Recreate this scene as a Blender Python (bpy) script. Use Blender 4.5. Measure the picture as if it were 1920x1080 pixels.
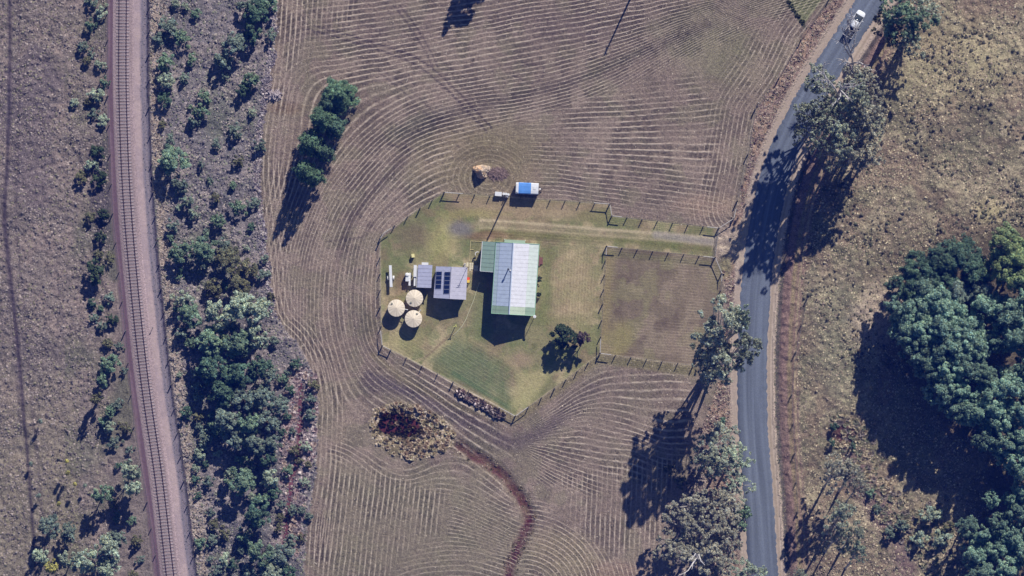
import bpy, math, random
import numpy as np
from mathutils import Vector, Matrix
R = math.radians
sc = bpy.context.scene
for o in list(bpy.data.objects): bpy.data.objects.remove(o)
COL = sc.collection
rnd = random.Random(7)
rng = np.random.default_rng(11)

# ------------------------------------------------------------------ camera, sky, sun
CAMH = 600.0
cam_d = bpy.data.cameras.new('camera'); cam = bpy.data.objects.new('camera', cam_d); COL.objects.link(cam)
cam.location = (0, 0, CAMH); cam.rotation_euler = (0, 0, 0)
cam_d.sensor_width = 36; cam_d.lens = 36 * CAMH / 192.0; cam_d.clip_end = 6000; cam_d.clip_start = 1
sc.camera = cam
SUN_EL = R(36); SUN_AZ = math.atan2(0.42, 0.907)          # sun in the north-north-east
w = bpy.data.worlds.new('World'); sc.world = w; w.use_nodes = True
nt = w.node_tree; bg = nt.nodes['Background']
sky = nt.nodes.new('ShaderNodeTexSky'); sky.sky_type = 'NISHITA'; sky.sun_disc = False
sky.sun_elevation = SUN_EL; sky.sun_rotation = SUN_AZ; sky.air_density = 1.0; sky.dust_density = 0.3; sky.ozone_density = 3.0
nt.links.new(sky.outputs[0], bg.inputs[0]); bg.inputs[1].default_value = 0.05
sd = bpy.data.lights.new('sun', 'SUN'); so = bpy.data.objects.new('sun', sd); COL.objects.link(so)
sd.energy = 5.0; sd.angle = R(0.5); sd.color = (1.0, 0.95, 0.88)
LD = Vector((-math.sin(SUN_AZ) * math.cos(SUN_EL), -math.cos(SUN_AZ) * math.cos(SUN_EL), -math.sin(SUN_EL)))
so.rotation_euler = LD.to_track_quat('-Z', 'Y').to_euler(); so.location = (0, 0, 100)
sc.view_settings.view_transform = 'Standard'; sc.view_settings.look = 'None'
sc.view_settings.exposure = 0.22; sc.view_settings.gamma = 1.0; sc.view_settings.use_curve_mapping = False
sc.render.resolution_x = 1024; sc.render.resolution_y = 576

HAZE_D = 0.00012; HAZE_COL = (0.01, 0.10, 1.0, 1)
# gain of daylight on a flat white surface (used to turn seen colours into surface colours)
KG = np.array([0.885, 0.885, 1.0])
def col(r, g, b):
    c = np.array([r, g, b], float) / 255.0
    lin = np.where(c <= 0.04045, c / 12.92, ((c + 0.055) / 1.055) ** 2.4)
    return np.clip(lin / KG, 0.002, 0.85)

def P(px, py, z=0.0):                                      # photograph measurement -> place at height z
    f = (CAMH - z) / CAMH
    return Vector(((px - 960) * 0.1 * f, (540 - py) * 0.1 * f, z))

# ------------------------------------------------------------------ materials
MATS = {}
def mat(name, rgb, rough=0.8, noise=0.12, scale=3.0, metal=0.0, bump=0.0, spec=0.3):
    if name in MATS: return MATS[name]
    m = bpy.data.materials.new(name); m.use_nodes = True; n = m.node_tree.nodes; l = m.node_tree.links
    b = n['Principled BSDF']; b.inputs['Roughness'].default_value = rough; b.inputs['Metallic'].default_value = metal
    b.inputs['Specular IOR Level'].default_value = spec
    tc = n.new('ShaderNodeTexCoord'); nz = n.new('ShaderNodeTexNoise'); nz.inputs['Scale'].default_value = scale; nz.inputs['Detail'].default_value = 5
    l.new(tc.outputs['Object'], nz.inputs['Vector'])
    mr = n.new('ShaderNodeMapRange'); mr.inputs[1].default_value = 0.3; mr.inputs[2].default_value = 0.7
    mr.inputs[3].default_value = 1 - noise; mr.inputs[4].default_value = 1 + noise; l.new(nz.outputs[0], mr.inputs[0])
    mx = n.new('ShaderNodeVectorMath'); mx.operation = 'SCALE'; mx.inputs[0].default_value = tuple(rgb[:3]); l.new(mr.outputs[0], mx.inputs['Scale'])
    l.new(mx.outputs[0], b.inputs['Base Color'])
    if bump:
        bp = n.new('ShaderNodeBump'); bp.inputs['Strength'].default_value = 1; bp.inputs['Distance'].default_value = bump
        l.new(nz.outputs[0], bp.inputs['Height']); l.new(bp.outputs[0], b.inputs['Normal'])
    MATS[name] = m; return m

def leaf_mat(name, rgb, trans=0.25, objvar=0.18):
    if name in MATS: return MATS[name]
    m = bpy.data.materials.new(name); m.use_nodes = True; n = m.node_tree.nodes; l = m.node_tree.links
    b = n['Principled BSDF']; b.inputs['Roughness'].default_value = 0.65; b.inputs['Specular IOR Level'].default_value = 0.25
    at = n.new('ShaderNodeAttribute'); at.attribute_name = 'Col'
    oi = n.new('ShaderNodeObjectInfo'); mr = n.new('ShaderNodeMapRange'); mr.inputs[3].default_value = 1 - objvar; mr.inputs[4].default_value = 1 + objvar
    l.new(oi.outputs['Random'], mr.inputs[0])
    mx = n.new('ShaderNodeVectorMath'); mx.operation = 'MULTIPLY'; mx.inputs[1].default_value = tuple(rgb); l.new(at.outputs['Color'], mx.inputs[0])
    m2 = n.new('ShaderNodeVectorMath'); m2.operation = 'SCALE'; l.new(mx.outputs[0], m2.inputs[0]); l.new(mr.outputs[0], m2.inputs['Scale'])
    l.new(m2.outputs[0], b.inputs['Base Color'])
    tr = n.new('ShaderNodeBsdfTranslucent'); l.new(m2.outputs[0], tr.inputs['Color'])
    ms = n.new('ShaderNodeMixShader'); ms.inputs[0].default_value = trans
    l.new(b.outputs[0], ms.inputs[1]); l.new(tr.outputs[0], ms.inputs[2]); l.new(ms.outputs[0], n['Material Output'].inputs[0])
    MATS[name] = m; return m

# ------------------------------------------------------------------ mesh helpers
class MB:
    def __init__(s): s.v = []; s.f = []; s.m = []
    def add(s, vs, fs, mi=0):
        o = len(s.v); s.v += [tuple(v) for v in vs]; s.f += [tuple(i + o for i in f) for f in fs]; s.m += [mi] * len(fs); return s
    def box(s, c, size, rz=0.0, mi=0, tilt=None):
        hx, hy, hz = [q / 2 for q in size]; M = Matrix.Rotation(rz, 3, 'Z')
        if tilt is not None: M = M @ tilt
        vs = [Vector(c) + M @ Vector((x * hx, y * hy, z * hz)) for x in (-1, 1) for y in (-1, 1) for z in (-1, 1)]
        return s.add(vs, [(0, 1, 3, 2), (4, 6, 7, 5), (0, 4, 5, 1), (2, 3, 7, 6), (0, 2, 6, 4), (1, 5, 7, 3)], mi)
    def hexa(s, low, up, mi=0):                            # two quads, same winding
        n = len(low); vs = list(low) + list(up)
        return s.add(vs, [tuple(range(n))[::-1], tuple(range(n, 2 * n))] + [(i, (i + 1) % n, n + (i + 1) % n, n + i) for i in range(n)], mi)
    def tube(s, pts, rad, n=6, mi=0, cap=True):
        pts = [Vector(p) for p in pts]; 
        if not hasattr(rad, '__len__'): rad = [rad] * len(pts)
        vs = []; fs = []
        for i, p in enumerate(pts):
            d = (pts[min(i + 1, len(pts) - 1)] - pts[max(i - 1, 0)]).normalized()
            a = d.cross(Vector((0, 0, 1))); a = a.normalized() if a.length > 1e-3 else Vector((1, 0, 0)); b = d.cross(a).normalized()
            for k in range(n):
                t = 2 * math.pi * k / n; vs.append(p + (a * math.cos(t) + b * math.sin(t)) * rad[i])
        for i in range(len(pts) - 1):
            for k in range(n):
                fs.append((i * n + k, i * n + (k + 1) % n, (i + 1) * n + (k + 1) % n, (i + 1) * n + k))
        if cap: fs.append(tuple(range(n))); fs.append(tuple(range((len(pts) - 1) * n, len(pts) * n))[::-1])
        return s.add(vs, fs, mi)
    def lathe(s, c, prof, n=24, mi=0):
        vs = []; fs = []; c = Vector(c)
        for r, z in prof:
            for k in range(n): t = 2 * math.pi * k / n; vs.append(c + Vector((r * math.cos(t), r * math.sin(t), z)))
        for i in range(len(prof) - 1):
            for k in range(n): fs.append((i * n + k, i * n + (k + 1) % n, (i + 1) * n + (k + 1) % n, (i + 1) * n + k))
        fs.append(tuple(range((len(prof) - 1) * n, len(prof) * n))); fs.append(tuple(range(n))[::-1])
        return s.add(vs, fs, mi)
    def build(s, name, mats, parent=None, smooth=False, world=True):
        me = bpy.data.meshes.new(name)
        off = Vector((0, 0, 0))
        if parent is not None and world:
            off = parent.location.copy()
            if parent.parent is not None: off = off + parent.parent.location
        me.from_pydata([tuple(Vector(v) - off) for v in s.v], [], s.f)
        if not isinstance(mats, (list, tuple)): mats = [mats]
        for m in mats: me.materials.append(m)
        me.polygons.foreach_set('material_index', s.m)
        if smooth: me.polygons.foreach_set('use_smooth', [True] * len(s.f))
        me.update()
        o = bpy.data.objects.new(name, me); COL.objects.link(o)
        if parent is not None: o.parent = parent
        return o

def np_mesh(name, V, F, colors=None, mats=(), smooth=False):
    F = np.asarray(F, np.int32); k = F.shape[1]
    me = bpy.data.meshes.new(name); me.vertices.add(len(V)); me.vertices.foreach_set('co', np.asarray(V, np.float32).ravel())
    me.loops.add(F.size); me.loops.foreach_set('vertex_index', F.ravel())
    me.polygons.add(len(F)); me.polygons.foreach_set('loop_start', np.arange(0, F.size, k, dtype=np.int32))
    try: me.polygons.foreach_set('loop_total', np.full(len(F), k, np.int32))
    except Exception: pass
    if smooth: me.polygons.foreach_set('use_smooth', np.ones(len(F), bool))
    for m in mats: me.materials.append(m)
    me.update(calc_edges=True)
    if colors is not None:
        a = me.color_attributes.new('Col', 'FLOAT_COLOR', 'POINT')
        c4 = np.ones((len(V), 4), np.float32); c4[:, :3] = colors; a.data.foreach_set('color', c4.ravel())
    return me

def tag(o, label=None, cat=None, group=None, kind=None):
    if label: o['label'] = label
    if cat: o['category'] = cat
    if group: o['group'] = group
    if kind: o['kind'] = kind
    return o
def empty(name, loc, label=None, cat=None, group=None):
    o = bpy.data.objects.new(name, None); COL.objects.link(o); o.location = loc; o.empty_display_size = 0.2
    return tag(o, label, cat, group)
def link_mesh(name, me, parent=None, loc=(0, 0, 0), rz=0, scale=(1, 1, 1)):
    o = bpy.data.objects.new(name, me); COL.objects.link(o); o.location = loc; o.rotation_euler = (0, 0, rz); o.scale = scale
    if parent is not None: o.parent = parent
    return o

# ------------------------------------------------------------------ numpy field helpers (photo-measure units: 1 = 10 cm)
def vnoise(x, y, s, seed):
    g = np.random.default_rng(seed).random((256, 256)).astype(np.float32)
    x = x / s + 1000.37; y = y / s + 1000.73
    xi = np.floor(x).astype(int); yi = np.floor(y).astype(int); fx = x - xi; fy = y - yi
    fx = fx * fx * (3 - 2 * fx); fy = fy * fy * (3 - 2 * fy)
    a = g[yi & 255, xi & 255]; b = g[yi & 255, (xi + 1) & 255]; c = g[(yi + 1) & 255, xi & 255]; d = g[(yi + 1) & 255, (xi + 1) & 255]
    return (a * (1 - fx) + b * fx) * (1 - fy) + (c * (1 - fx) + d * fx) * fy
def fbm(x, y, s, seed, o=3):
    t = 0; a = 1; n = 0
    for i in range(o): t = t + a * vnoise(x, y, s / 2 ** i, seed + i * 17); n += a; a *= 0.55
    return t / n
def dline(X, Y, pts, signed=False):
    best = np.full(X.shape, 1e9, np.float32); sg = np.ones(X.shape, np.float32)
    for (x0, y0), (x1, y1) in zip(pts[:-1], pts[1:]):
        dx, dy = x1 - x0, y1 - y0; L = dx * dx + dy * dy
        t = np.clip(((X - x0) * dx + (Y - y0) * dy) / L, 0, 1)
        ex = X - x0 - t * dx; ey = Y - y0 - t * dy; d = np.hypot(ex, ey)
        k = d < best; best = np.where(k, d, best)
        if signed: sg = np.where(k, np.sign(dx * (Y - y0) - dy * (X - x0)), sg)
    return best * sg if signed else best
def inpoly(X, Y, pts):
    ins = np.zeros(X.shape, bool); n = len(pts)
    for i in range(n):
        x0, y0 = pts[i]; x1, y1 = pts[(i + 1) % n]
        if y0 == y1: continue
        c = ((y0 > Y) != (y1 > Y)) & (X < (x1 - x0) * (Y - y0) / (y1 - y0) + x0); ins ^= c
    return ins
def pmask(X, Y, pts, soft=4):
    d = dline(X, Y, list(pts) + [pts[0]]); d = np.where(inpoly(X, Y, pts), d, -d)
    t = np.clip(d / (2 * soft) + 0.5, 0, 1); return t * t * (3 - 2 * t)
def emask(X, Y, cx, cy, rx, ry, soft=0.5, ang=0):
    c, s = math.cos(R(ang)), math.sin(R(ang)); dx, dy = X - cx, Y - cy
    d = np.hypot((dx * c + dy * s) / rx, (-dx * s + dy * c) / ry); t = np.clip((1 + soft - d) / (2 * soft), 0, 1); return t * t * (3 - 2 * t)
def lmask(X, Y, pts, wdt, soft=2):
    d = dline(X, Y, pts); t = np.clip((wdt + soft - d) / (2 * soft), 0, 1); return t * t * (3 - 2 * t)
def sstep(a, b, v): t = np.clip((v - a) / (b - a), 0, 1); return t * t * (3 - 2 * t)

RAIL = [(330, -3200), (262, -1700), (236, -700), (232, -200), (231, 0), (231, 180), (238, 360), (253, 540), (273, 720), (299, 900), (320, 1080), (334, 1200), (390, 1700), (640, 3600)]
ROAD = [(3300, -2700), (2300, -1100), (1900, -500), (1664, -55), (1630, 5), (1600, 52), (1550, 132), (1520, 182), (1487, 245), (1460, 310), (1440, 385), (1425, 470), (1416, 560), (1410, 690), (1413, 820), (1422, 930), (1430, 1060), (1440, 1200), (1460, 1700), (1600, 3600)]
FIELD = [(560, -900), (527, -150), (518, 60), (508, 150), (492, 250), (487, 330), (500, 470), (516, 590), (556, 640), (588, 700), (597, 780), (590, 900), (575, 1000), (562, 1230), (555, 1700),
         (1200, 1700), (1235, 1230), (1265, 1000), (1300, 850), (1350, 700), (1362, 560), (1352, 500), (1345, 455), (1375, 410), (1386, 380), (1404, 290), (1418, 205), (1462, 145), (1500, 75), (1560, 0), (1640, -120), (1900, -900)]
YARD = [(833, 361), (1143, 383), (1147, 405), (1347, 428), (1340, 483), (1137, 462), (1125, 662), (965, 780), (850, 716), (733, 656), (716, 650), (713, 450), (788, 390)]
PADD = [(1137, 462), (1340, 483), (1352, 512), (1352, 560), (1320, 640), (1305, 686), (1125, 662)]
POND = [(692, 790), (702, 768), (740, 756), (785, 762), (830, 785), (852, 812), (848, 835), (815, 856), (770, 864), (725, 852), (698, 825)]
DITCH = [(862, 838), (905, 862), (945, 893), (975, 930), (992, 962), (990, 985), (975, 1020), (958, 1060), (950, 1110)]
DITCHL = [(566, 720), (562, 800), (558, 850), (547, 900), (541, 960), (533, 1020)]
FOREST = [(1700, 480), (1790, 455), (1850, 440), (2100, 380), (2300, 400), (2300, 1300), (1790, 1300), (1810, 1040), (1830, 960), (1840, 880), (1800, 820), (1740, 760), (1700, 700), (1670, 610)]

def splin(pts, n=8):                                       # smooth a traced line
    out = []
    for i in range(len(pts) - 1):
        p0 = pts[max(i - 1, 0)]; p1 = pts[i]; p2 = pts[i + 1]; p3 = pts[min(i + 2, len(pts) - 1)]
        for k in range(n):
            t = k / n
            out.append(tuple(0.5 * (2 * p1[j] + (p2[j] - p0[j]) * t + (2 * p0[j] - 5 * p1[j] + 4 * p2[j] - p3[j]) * t * t + (3 * p1[j] - p0[j] - 3 * p2[j] + p3[j]) * t ** 3) for j in (0, 1)))
    out.append(tuple(pts[-1])); return out
RAILS = splin(RAIL, 4); ROADS = splin(ROAD, 4)

def zones(X, Y):
    Xw = X + 10 * (fbm(X, Y, 25, 1) - .5); Yw = Y + 10 * (fbm(X, Y, 25, 2) - .5)
    dr = dline(X, Y, ROADS, True)            # + is west of the road
    dl = dline(X, Y, RAILS, True)            # - is east of the railway
    field = pmask(Xw, Yw, FIELD, 3)
    yard = pmask(X, Y, YARD, 2); padd = pmask(X, Y, PADD, 2)
    pond = pmask(Xw, Yw, POND, 4)
    east = sstep(45, 60, -dr if True else dr)
    return dict(Xw=Xw, Yw=Yw, dr=dr, dl=dl, field=field, yard=yard, padd=padd, pond=pond)

def height(X, Y, Z=None):
    Z = Z or zones(X, Y)
    ar, al = np.abs(Z['dr']), np.abs(Z['dl'])
    smooth = np.clip(Z['field'] + Z['yard'] + Z['padd'], 0, 1)
    rough = (1 - smooth) * sstep(36, 60, al) * sstep(44, 56, ar)
    h = rough * (0.40 * (fbm(X, Y, 9, 31, 2) - .5) + .22 * (fbm(X, Y, 5.5, 35, 1) - .5) + 0.9 * (fbm(X, Y, 60, 41, 2) - .5) * sstep(50, 120, ar) + 0.05)
    h = h + smooth * 0.03 * (fbm(X, Y, 7, 33, 2) - .5)
    h = h + 0.28 * (1 - sstep(20, 46, al))
    h = h - 0.10 * (1 - sstep(24, 30, ar))
    h = h - 0.45 * np.exp(-((dline(X, Y, DITCH) / 12) ** 2)) - 0.4 * np.exp(-((dline(X, Y, DITCHL) / 9) ** 2)) * (1 - smooth)
    h = h - 0.55 * pmask(X, Y, [(700, 780), (745, 765), (800, 775), (835, 805), (800, 835), (740, 835), (705, 812)], 9)
    dd = -Z['dr']
    h = h - 0.35 * np.exp(-(((dd - 50) / 6) ** 2))
    return h

# ------------------------------------------------------------------ ground sheet
def axis(lo, hi, step, far):
    a = np.arange(lo, hi + step / 2, step); g = []; s = step; p = hi
    while p < far: s *= 1.35; p += s; g.append(p)
    g = np.array(g); return np.concatenate([lo - (g - hi)[::-1], a, g])
xs = axis(-103, 103, 0.25, 2500); ys = axis(-61, 61, 0.25, 2500)
GX, GY = np.meshgrid(xs, ys); gx = GX.ravel(); gy = GY.ravel()
X = (960 + 10 * gx).astype(np.float32); Y = (540 - 10 * gy).astype(np.float32)
Z = zones(X, Y); Xw, Yw = Z['Xw'], Z['Yw']; dr, dl = Z['dr'], Z['dl']; field = Z['field']; yard = Z['yard']; padd = Z['padd']
gz = height(X, Y, Z)
n_big = fbm(X, Y, 90, 51); n_mid = fbm(X, Y, 28, 61); n_sm = fbm(X, Y, 10, 71); n_b2 = fbm(X, Y, 150, 81)
C = np.zeros((len(X), 3), np.float32) + col(122, 111, 112)
def bl(m, c, s=1.0):
    global C
    m = np.clip(m * s, 0, 1)[:, None]; C = C * (1 - m) + np.asarray(c, np.float32) * m
# west paddock and verge
bl(sstep(.45, .62, n_mid) * (X < 230), col(142, 126, 126), .6)
bl(sstep(.5, .65, n_big) * (X < 230), col(98, 88, 100), .6)
bl((X < 150) * sstep(600, 1000, Y + 100 * n_big), col(132, 124, 108), .55)
bl((X > 120) * (X < 250) * sstep(.4, .6, n_big), col(104, 104, 92), .6)
bl(emask(Xw, Yw, 190, 360, 22, 110, .5) , col(70, 66, 80), .7)  # dark low growth, with the bushes' heavy shade painted into the ground colour
for L, wd, c, s in [([(18, -100), (18, 200), (8, 420), (25, 560), (42, 740), (55, 900), (70, 1100)], 3, col(64, 56, 70), .85), ([(34, -100), (36, 200), (30, 420), (48, 600), (60, 760), (74, 900), (88, 1100)], 2.5, col(84, 74, 84), .6),
                    ([(5, 350), (14, 480), (30, 640), (42, 800)], 6, col(72, 62, 76), .45),
                    ([(0, 192), (70, 195), (132, 190)], 1.2, col(70, 64, 82), .8), ([(110, 540), (118, 600), (140, 620), (170, 660)], 1.5, col(70, 62, 78), .6)]:
    bl(lmask(X, Y, L, wd, 3), c, s)
# scrub strip
scrub = (dl < -50) * (X < 620) * (1 - field)
bl(scrub * 1.0, col(116, 110, 118)); bl(scrub * sstep(.48, .6, n_mid), col(146, 134, 138), .7); bl(scrub * sstep(.5, .62, 1 - n_big), col(76, 78, 88), .6)
bl(scrub * sstep(.55, .7, n_b2) , col(98, 104, 92), .5)
# railway formation
e = -dl + 3 * (n_mid - .5)
bl(sstep(-33, -27, e) * (1 - sstep(46, 50, e)), col(112, 92, 104))
bl(sstep(-30, -24, e) * (1 - sstep(-16, -12, e)), col(98, 78, 94), .7)
bl(lmask(X, Y, [(x - 27 + 2 * math.sin(y / 37), y) for x, y in RAILS], 1.5, 2), col(140, 118, 132), .6)
bl(sstep(9, 13, e) * (1 - sstep(31 + 4 * n_sm, 37 + 4 * n_sm, e)), col(168, 149, 156)); bl(sstep(9, 13, e) * (1 - sstep(31, 37, e)) * sstep(.45, .6, n_mid), col(150, 134, 146), .5)
bl(sstep(30, 36, e) * (1 - sstep(45, 50, e)), col(112, 108, 126), .9)
bl(sstep(36, 39, e) * (1 - sstep(41, 45, e)), col(146, 132, 142), .5)
bl(sstep(45, 47, e) * (1 - sstep(48.5, 50.5, e)), col(52, 46, 66), .85)
bl(sstep(51, 54, e) * (1 - sstep(60, 78, e)), col(164, 146, 138), .85)
# land east of the road
east = sstep(40, 60, -dr)
bl(east, col(142, 131, 116)); bl(east * sstep(.45, .6, n_mid), col(168, 155, 136), .6); bl(east * sstep(.48, .6, n_big), col(104, 100, 86), .7); bl(east * sstep(.52, .62, fbm(X, Y, 34, 191)), col(112, 98, 90), .6); bl(east * sstep(.54, .62, fbm(X, Y, 18, 201)), col(96, 92, 80), .5)
bl(east * sstep(.52, .66, fbm(X, Y, 60, 91)), col(128, 108, 100), .6)
bl(east * emask(Xw, Yw, 1790, 110, 130, 80, .5), col(176, 164, 136), .5)
bl(east * emask(Xw, Yw, 1580, 640, 60, 110, .6), col(118, 118, 104), .6)
bl(east * emask(Xw, Yw, 1640, 590, 40, 60, .6, 30), col(178, 160, 152), .7)
bl(east * emask(Xw, Yw, 1855, 395, 30, 22, .6), col(186, 172, 140), .6)
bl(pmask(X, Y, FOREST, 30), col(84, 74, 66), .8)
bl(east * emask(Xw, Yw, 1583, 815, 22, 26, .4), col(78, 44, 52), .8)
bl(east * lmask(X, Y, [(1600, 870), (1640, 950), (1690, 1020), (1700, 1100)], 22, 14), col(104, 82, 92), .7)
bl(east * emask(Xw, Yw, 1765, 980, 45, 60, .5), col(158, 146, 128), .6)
# road verges
vg = (np.abs(dr) < 95) * (1 - field) * (1 - yard)
wv = (dr > 0) * vg; ev = (dr < 0) * vg
bl(wv, col(140, 118, 114)); bl(wv * sstep(.45, .6, n_sm), col(160, 134, 118), .7); bl(wv * sstep(.5, .6, 1 - n_mid), col(80, 66, 78), .6)
bl(sstep(42, 46, -dr) * (1 - sstep(80, 92, -dr)), col(132, 108, 108), .85)
bl(sstep(40, 44, -dr + 3 * n_mid) * (1 - sstep(49, 54, -dr)), col(66, 68, 70), .7)
bl(sstep(66, 70, -dr + 4 * n_mid) * (1 - sstep(70, 80, -dr)), col(140, 132, 96), .5)
bl(sstep(78, 80, -dr) * (1 - sstep(81, 84, -dr)), col(170, 158, 130), .6)
bl(sstep(20, 22, dr) * (1 - sstep(38 + 4 * n_sm, 42 + 6 * n_sm, dr)), col(164, 148, 142))
bl(sstep(20, 22, -dr) * (1 - sstep(40 + 3 * n_sm, 43 + 4 * n_sm, -dr)), col(174, 157, 150))
bl(sstep(29, 31, -dr) * (1 - sstep(33, 35, -dr)), col(132, 118, 104), .5)
# hay field
bl(field, col(128, 113, 108)); bl(field * sstep(.45, .6, n_big), col(146, 130, 124), .65); bl(field * sstep(.5, .62, n_mid), col(104, 92, 88), .55); bl(field * sstep(.52, .64, fbm(X, Y, 40, 151)), col(122, 116, 100), .4)
bl(field * emask(X, Y, 900, 300, 120, 70, .6), col(128, 116, 96), .8)
bl(field * emask(Xw, Yw, 905, 290, 55, 12, .6), col(98, 88, 74), .5)
bl(field * emask(Xw, Yw, 820, 300, 40, 18, .6, -35), col(152, 136, 122), .6)
bl(field * emask(Xw, Yw, 1330, 385, 60, 20, .6), col(160, 138, 126), .6)
bl(field * emask(Xw, Yw, 1340, 90, 90, 60, .8, 30), col(122, 118, 98), .6)
bl(field * emask(Xw, Yw, 780, 235, 60, 20, .6, -25), col(84, 82, 76), .6)
bl(field * lmask(X, Y, splin([(650, 480), (655, 420), (690, 370), (740, 320), (770, 260), (850, 215), (960, 183), (1080, 150), (1200, 100), (1330, 45)]), 8, 16), col(82, 72, 72), .75)
bl(field * lmask(X, Y, splin([(640, 700), (628, 600), (632, 500), (650, 430), (700, 355), (760, 300)]), 2.5, 4), col(88, 74, 76), .6)
bl(field * lmask(X, Y, splin([(668, 640), (662, 560), (668, 490), (690, 430), (760, 360)]), 2.5, 4), col(92, 80, 78), .55)
bl(field * lmask(X, Y, splin([(648, 640), (645, 560), (652, 480), (690, 395), (735, 345)]), 2, 4), col(164, 146, 138), .5)
bl(field * lmask(X, Y, [(1190, 62), (1330, 8)], 6, 12), col(92, 92, 74), .5)
bl(field * lmask(X, Y, [(1100, 145), (1200, 95)], 5, 10), col(88, 88, 72), .4)
bl(field * emask(Xw, Yw, 1130, 40, 140, 40, .6, -10), col(104, 90, 90), .5)
bl(field * lmask(X, Y, [(700, 60), (900, 20), (1150, 60)], 20, 40), col(112, 96, 98), .4)
bl(field * lmask(X, Y, splin([(622, 500), (618, 600), (640, 700), (640, 800), (625, 900)]), 12, 18), col(142, 126, 118), .55)
bl(field * lmask(X, Y, splin([(560, 60), (515, 300), (530, 500), (560, 620)]), 16, 18), col(140, 124, 122), .45)
bl(field * lmask(X, Y, splin([(700, 480), (693, 560), (697, 640)]), 6, 8), col(150, 132, 118), .5)
bl(field * emask(Xw, Yw, 688, 610, 18, 24, .5), col(88, 84, 72), .6)
bl(field * lmask(X, Y, splin([(690, 720), (800, 740), (900, 800), (960, 830), (1030, 800), (1110, 730)]), 14, 12), col(92, 80, 86), .75)
bl(field * lmask(X, Y, splin([(690, 700), (800, 755), (870, 800)]), 4, 8), col(84, 74, 88), .6)
bl(field * pmask(X, Y, [(620, 860), (900, 900), (1000, 1010), (980, 1080), (620, 1080)], 25), col(126, 118, 104), .6)
bl(field * pmask(X, Y, [(1040, 720), (1260, 700), (1230, 860), (1100, 900)], 30), col(132, 118, 112), .5)
bl(field * emask(Xw, Yw, 1060, 1040, 70, 40, .5, 20), col(152, 138, 120), .6)
bl(field * emask(Xw, Yw, 1160, 1070, 60, 18, .6), col(146, 122, 112), .5)
bl(field * lmask(X, Y, [(1497, 80), (1462, 155), (1418, 220), (1404, 300), (1388, 390)], 10, 14), col(142, 132, 120), .6)
bl(pmask(X, Y, [(1470, -100), (1480, 10), (1505, 50), (1555, -20), (1600, -100)], 2), col(116, 120, 90), .8)
bl(lmask(X, Y, [(1465, -60), (1477, 5), (1510, 52)], 3, 3), col(62, 70, 60), .8)
# unmown strip outside the yard fence
bl(field * lmask(X, Y, YARD[7:9] + [(966, 785), (1125, 668)], 7, 7), col(136, 124, 98), .6)
bl(field * lmask(X, Y, [(700, 665), (760, 715), (850, 760), (960, 792), (1040, 740), (1122, 676), (1300, 694)], 5, 8), col(126, 116, 94), .7)
bl(field * lmask(X, Y, [(1125, 672), (1210, 684), (1300, 697)], 9, 4), col(118, 112, 84), .6)
# yard
bl(yard, col(126, 122, 92)); bl(yard * sstep(.45, .56, n_mid), col(172, 156, 130), .8); bl(yard * sstep(.48, .58, n_big), col(112, 112, 82), .65); bl(yard * sstep(.5, .62, fbm(X, Y, 35, 131)), col(128, 110, 94), .55); bl(yard * sstep(.52, .64, fbm(X, Y, 22, 141)), col(108, 118, 80), .5)
bl(yard * pmask(X, Y, [(830, 360), (1145, 384), (1140, 415), (960, 405), (870, 400)], 10), col(150, 132, 112), .8)
bl(yard * emask(Xw, Yw, 1120, 405, 40, 14, .5), col(118, 118, 80), .6)
bl(yard * emask(Xw, Yw, 775, 440, 30, 22, .6), col(116, 102, 88), .7)
bl(yard * emask(Xw, Yw, 880, 400, 60, 8, .6), col(150, 142, 96), .5)
bl(yard * emask(Xw, Yw, 830, 450, 26, 40, .6, 20), col(156, 152, 104), .6)
bl(yard * lmask(X, Y, [(905, 434), (1000, 440), (1140, 448), (1335, 468)], 6, 7), col(104, 106, 66), .7)
bl(yard * lmask(X, Y, [(960, 444), (1130, 456)], 2, 4), col(78, 80, 48), .5)
bl(yard * emask(Xw, Yw, 915, 442, 45, 8, .5), col(120, 88, 76), .6)
bl(yard * lmask(X, Y, splin([(858, 432), (890, 421), (960, 423), (1147, 437), (1345, 456)]), 6, 6) * (.5 + n_mid), col(146, 134, 116), .45)
bl(yard * lmask(X, Y, splin([(900, 413), (960, 416), (1130, 430), (1240, 438), (1345, 447)]), 2.2, 2.5), col(186, 170, 148), .85)
bl(yard * lmask(X, Y, splin([(900, 428), (960, 429), (1130, 442), (1240, 450), (1345, 460)]), 1.6, 2.5), col(172, 158, 134), .7)
bl(yard * lmask(X, Y, splin([(1230, 440), (1345, 455)]), 7, 4), col(150, 142, 146), .6)
bl(yard * emask(Xw, Yw, 862, 430, 22, 14, .5), col(116, 112, 120), .8)
bl(yard * emask(Xw, Yw, 1080, 540, 40, 90, .6), col(166, 150, 122), .6); bl(yard * lmask(X, Y, [(1030, 470), (1022, 600)], 7, 14), col(104, 112, 72), .6); bl(yard * emask(Xw, Yw, 905, 590, 16, 50, .6), col(96, 110, 70), .6)
bl(yard * emask(Xw, Yw, 1055, 590, 28, 20, .6), col(158, 138, 118), .5)
bl(yard * lmask(X, Y, [(1020, 480), (1016, 600), (1080, 600), (1110, 640)], 8, 12), col(118, 124, 82), .5)
bl(yard * emask(Xw, Yw, 900, 600, 20, 40, .6), col(108, 118, 82), .6)
bl(yard * emask(Xw, Yw, 850, 570, 70, 40, .6), col(134, 128, 102), .5)
bl(yard * pmask(Xw, Yw, [(810, 675), (855, 638), (905, 655), (950, 690), (960, 765), (850, 708)], 16) * (.45 + .7 * n_mid), col(98, 112, 84), .8)
bl(yard * lmask(X, Y, [(850, 700), (955, 765)], 4, 5), col(82, 104, 74), .8)
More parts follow.
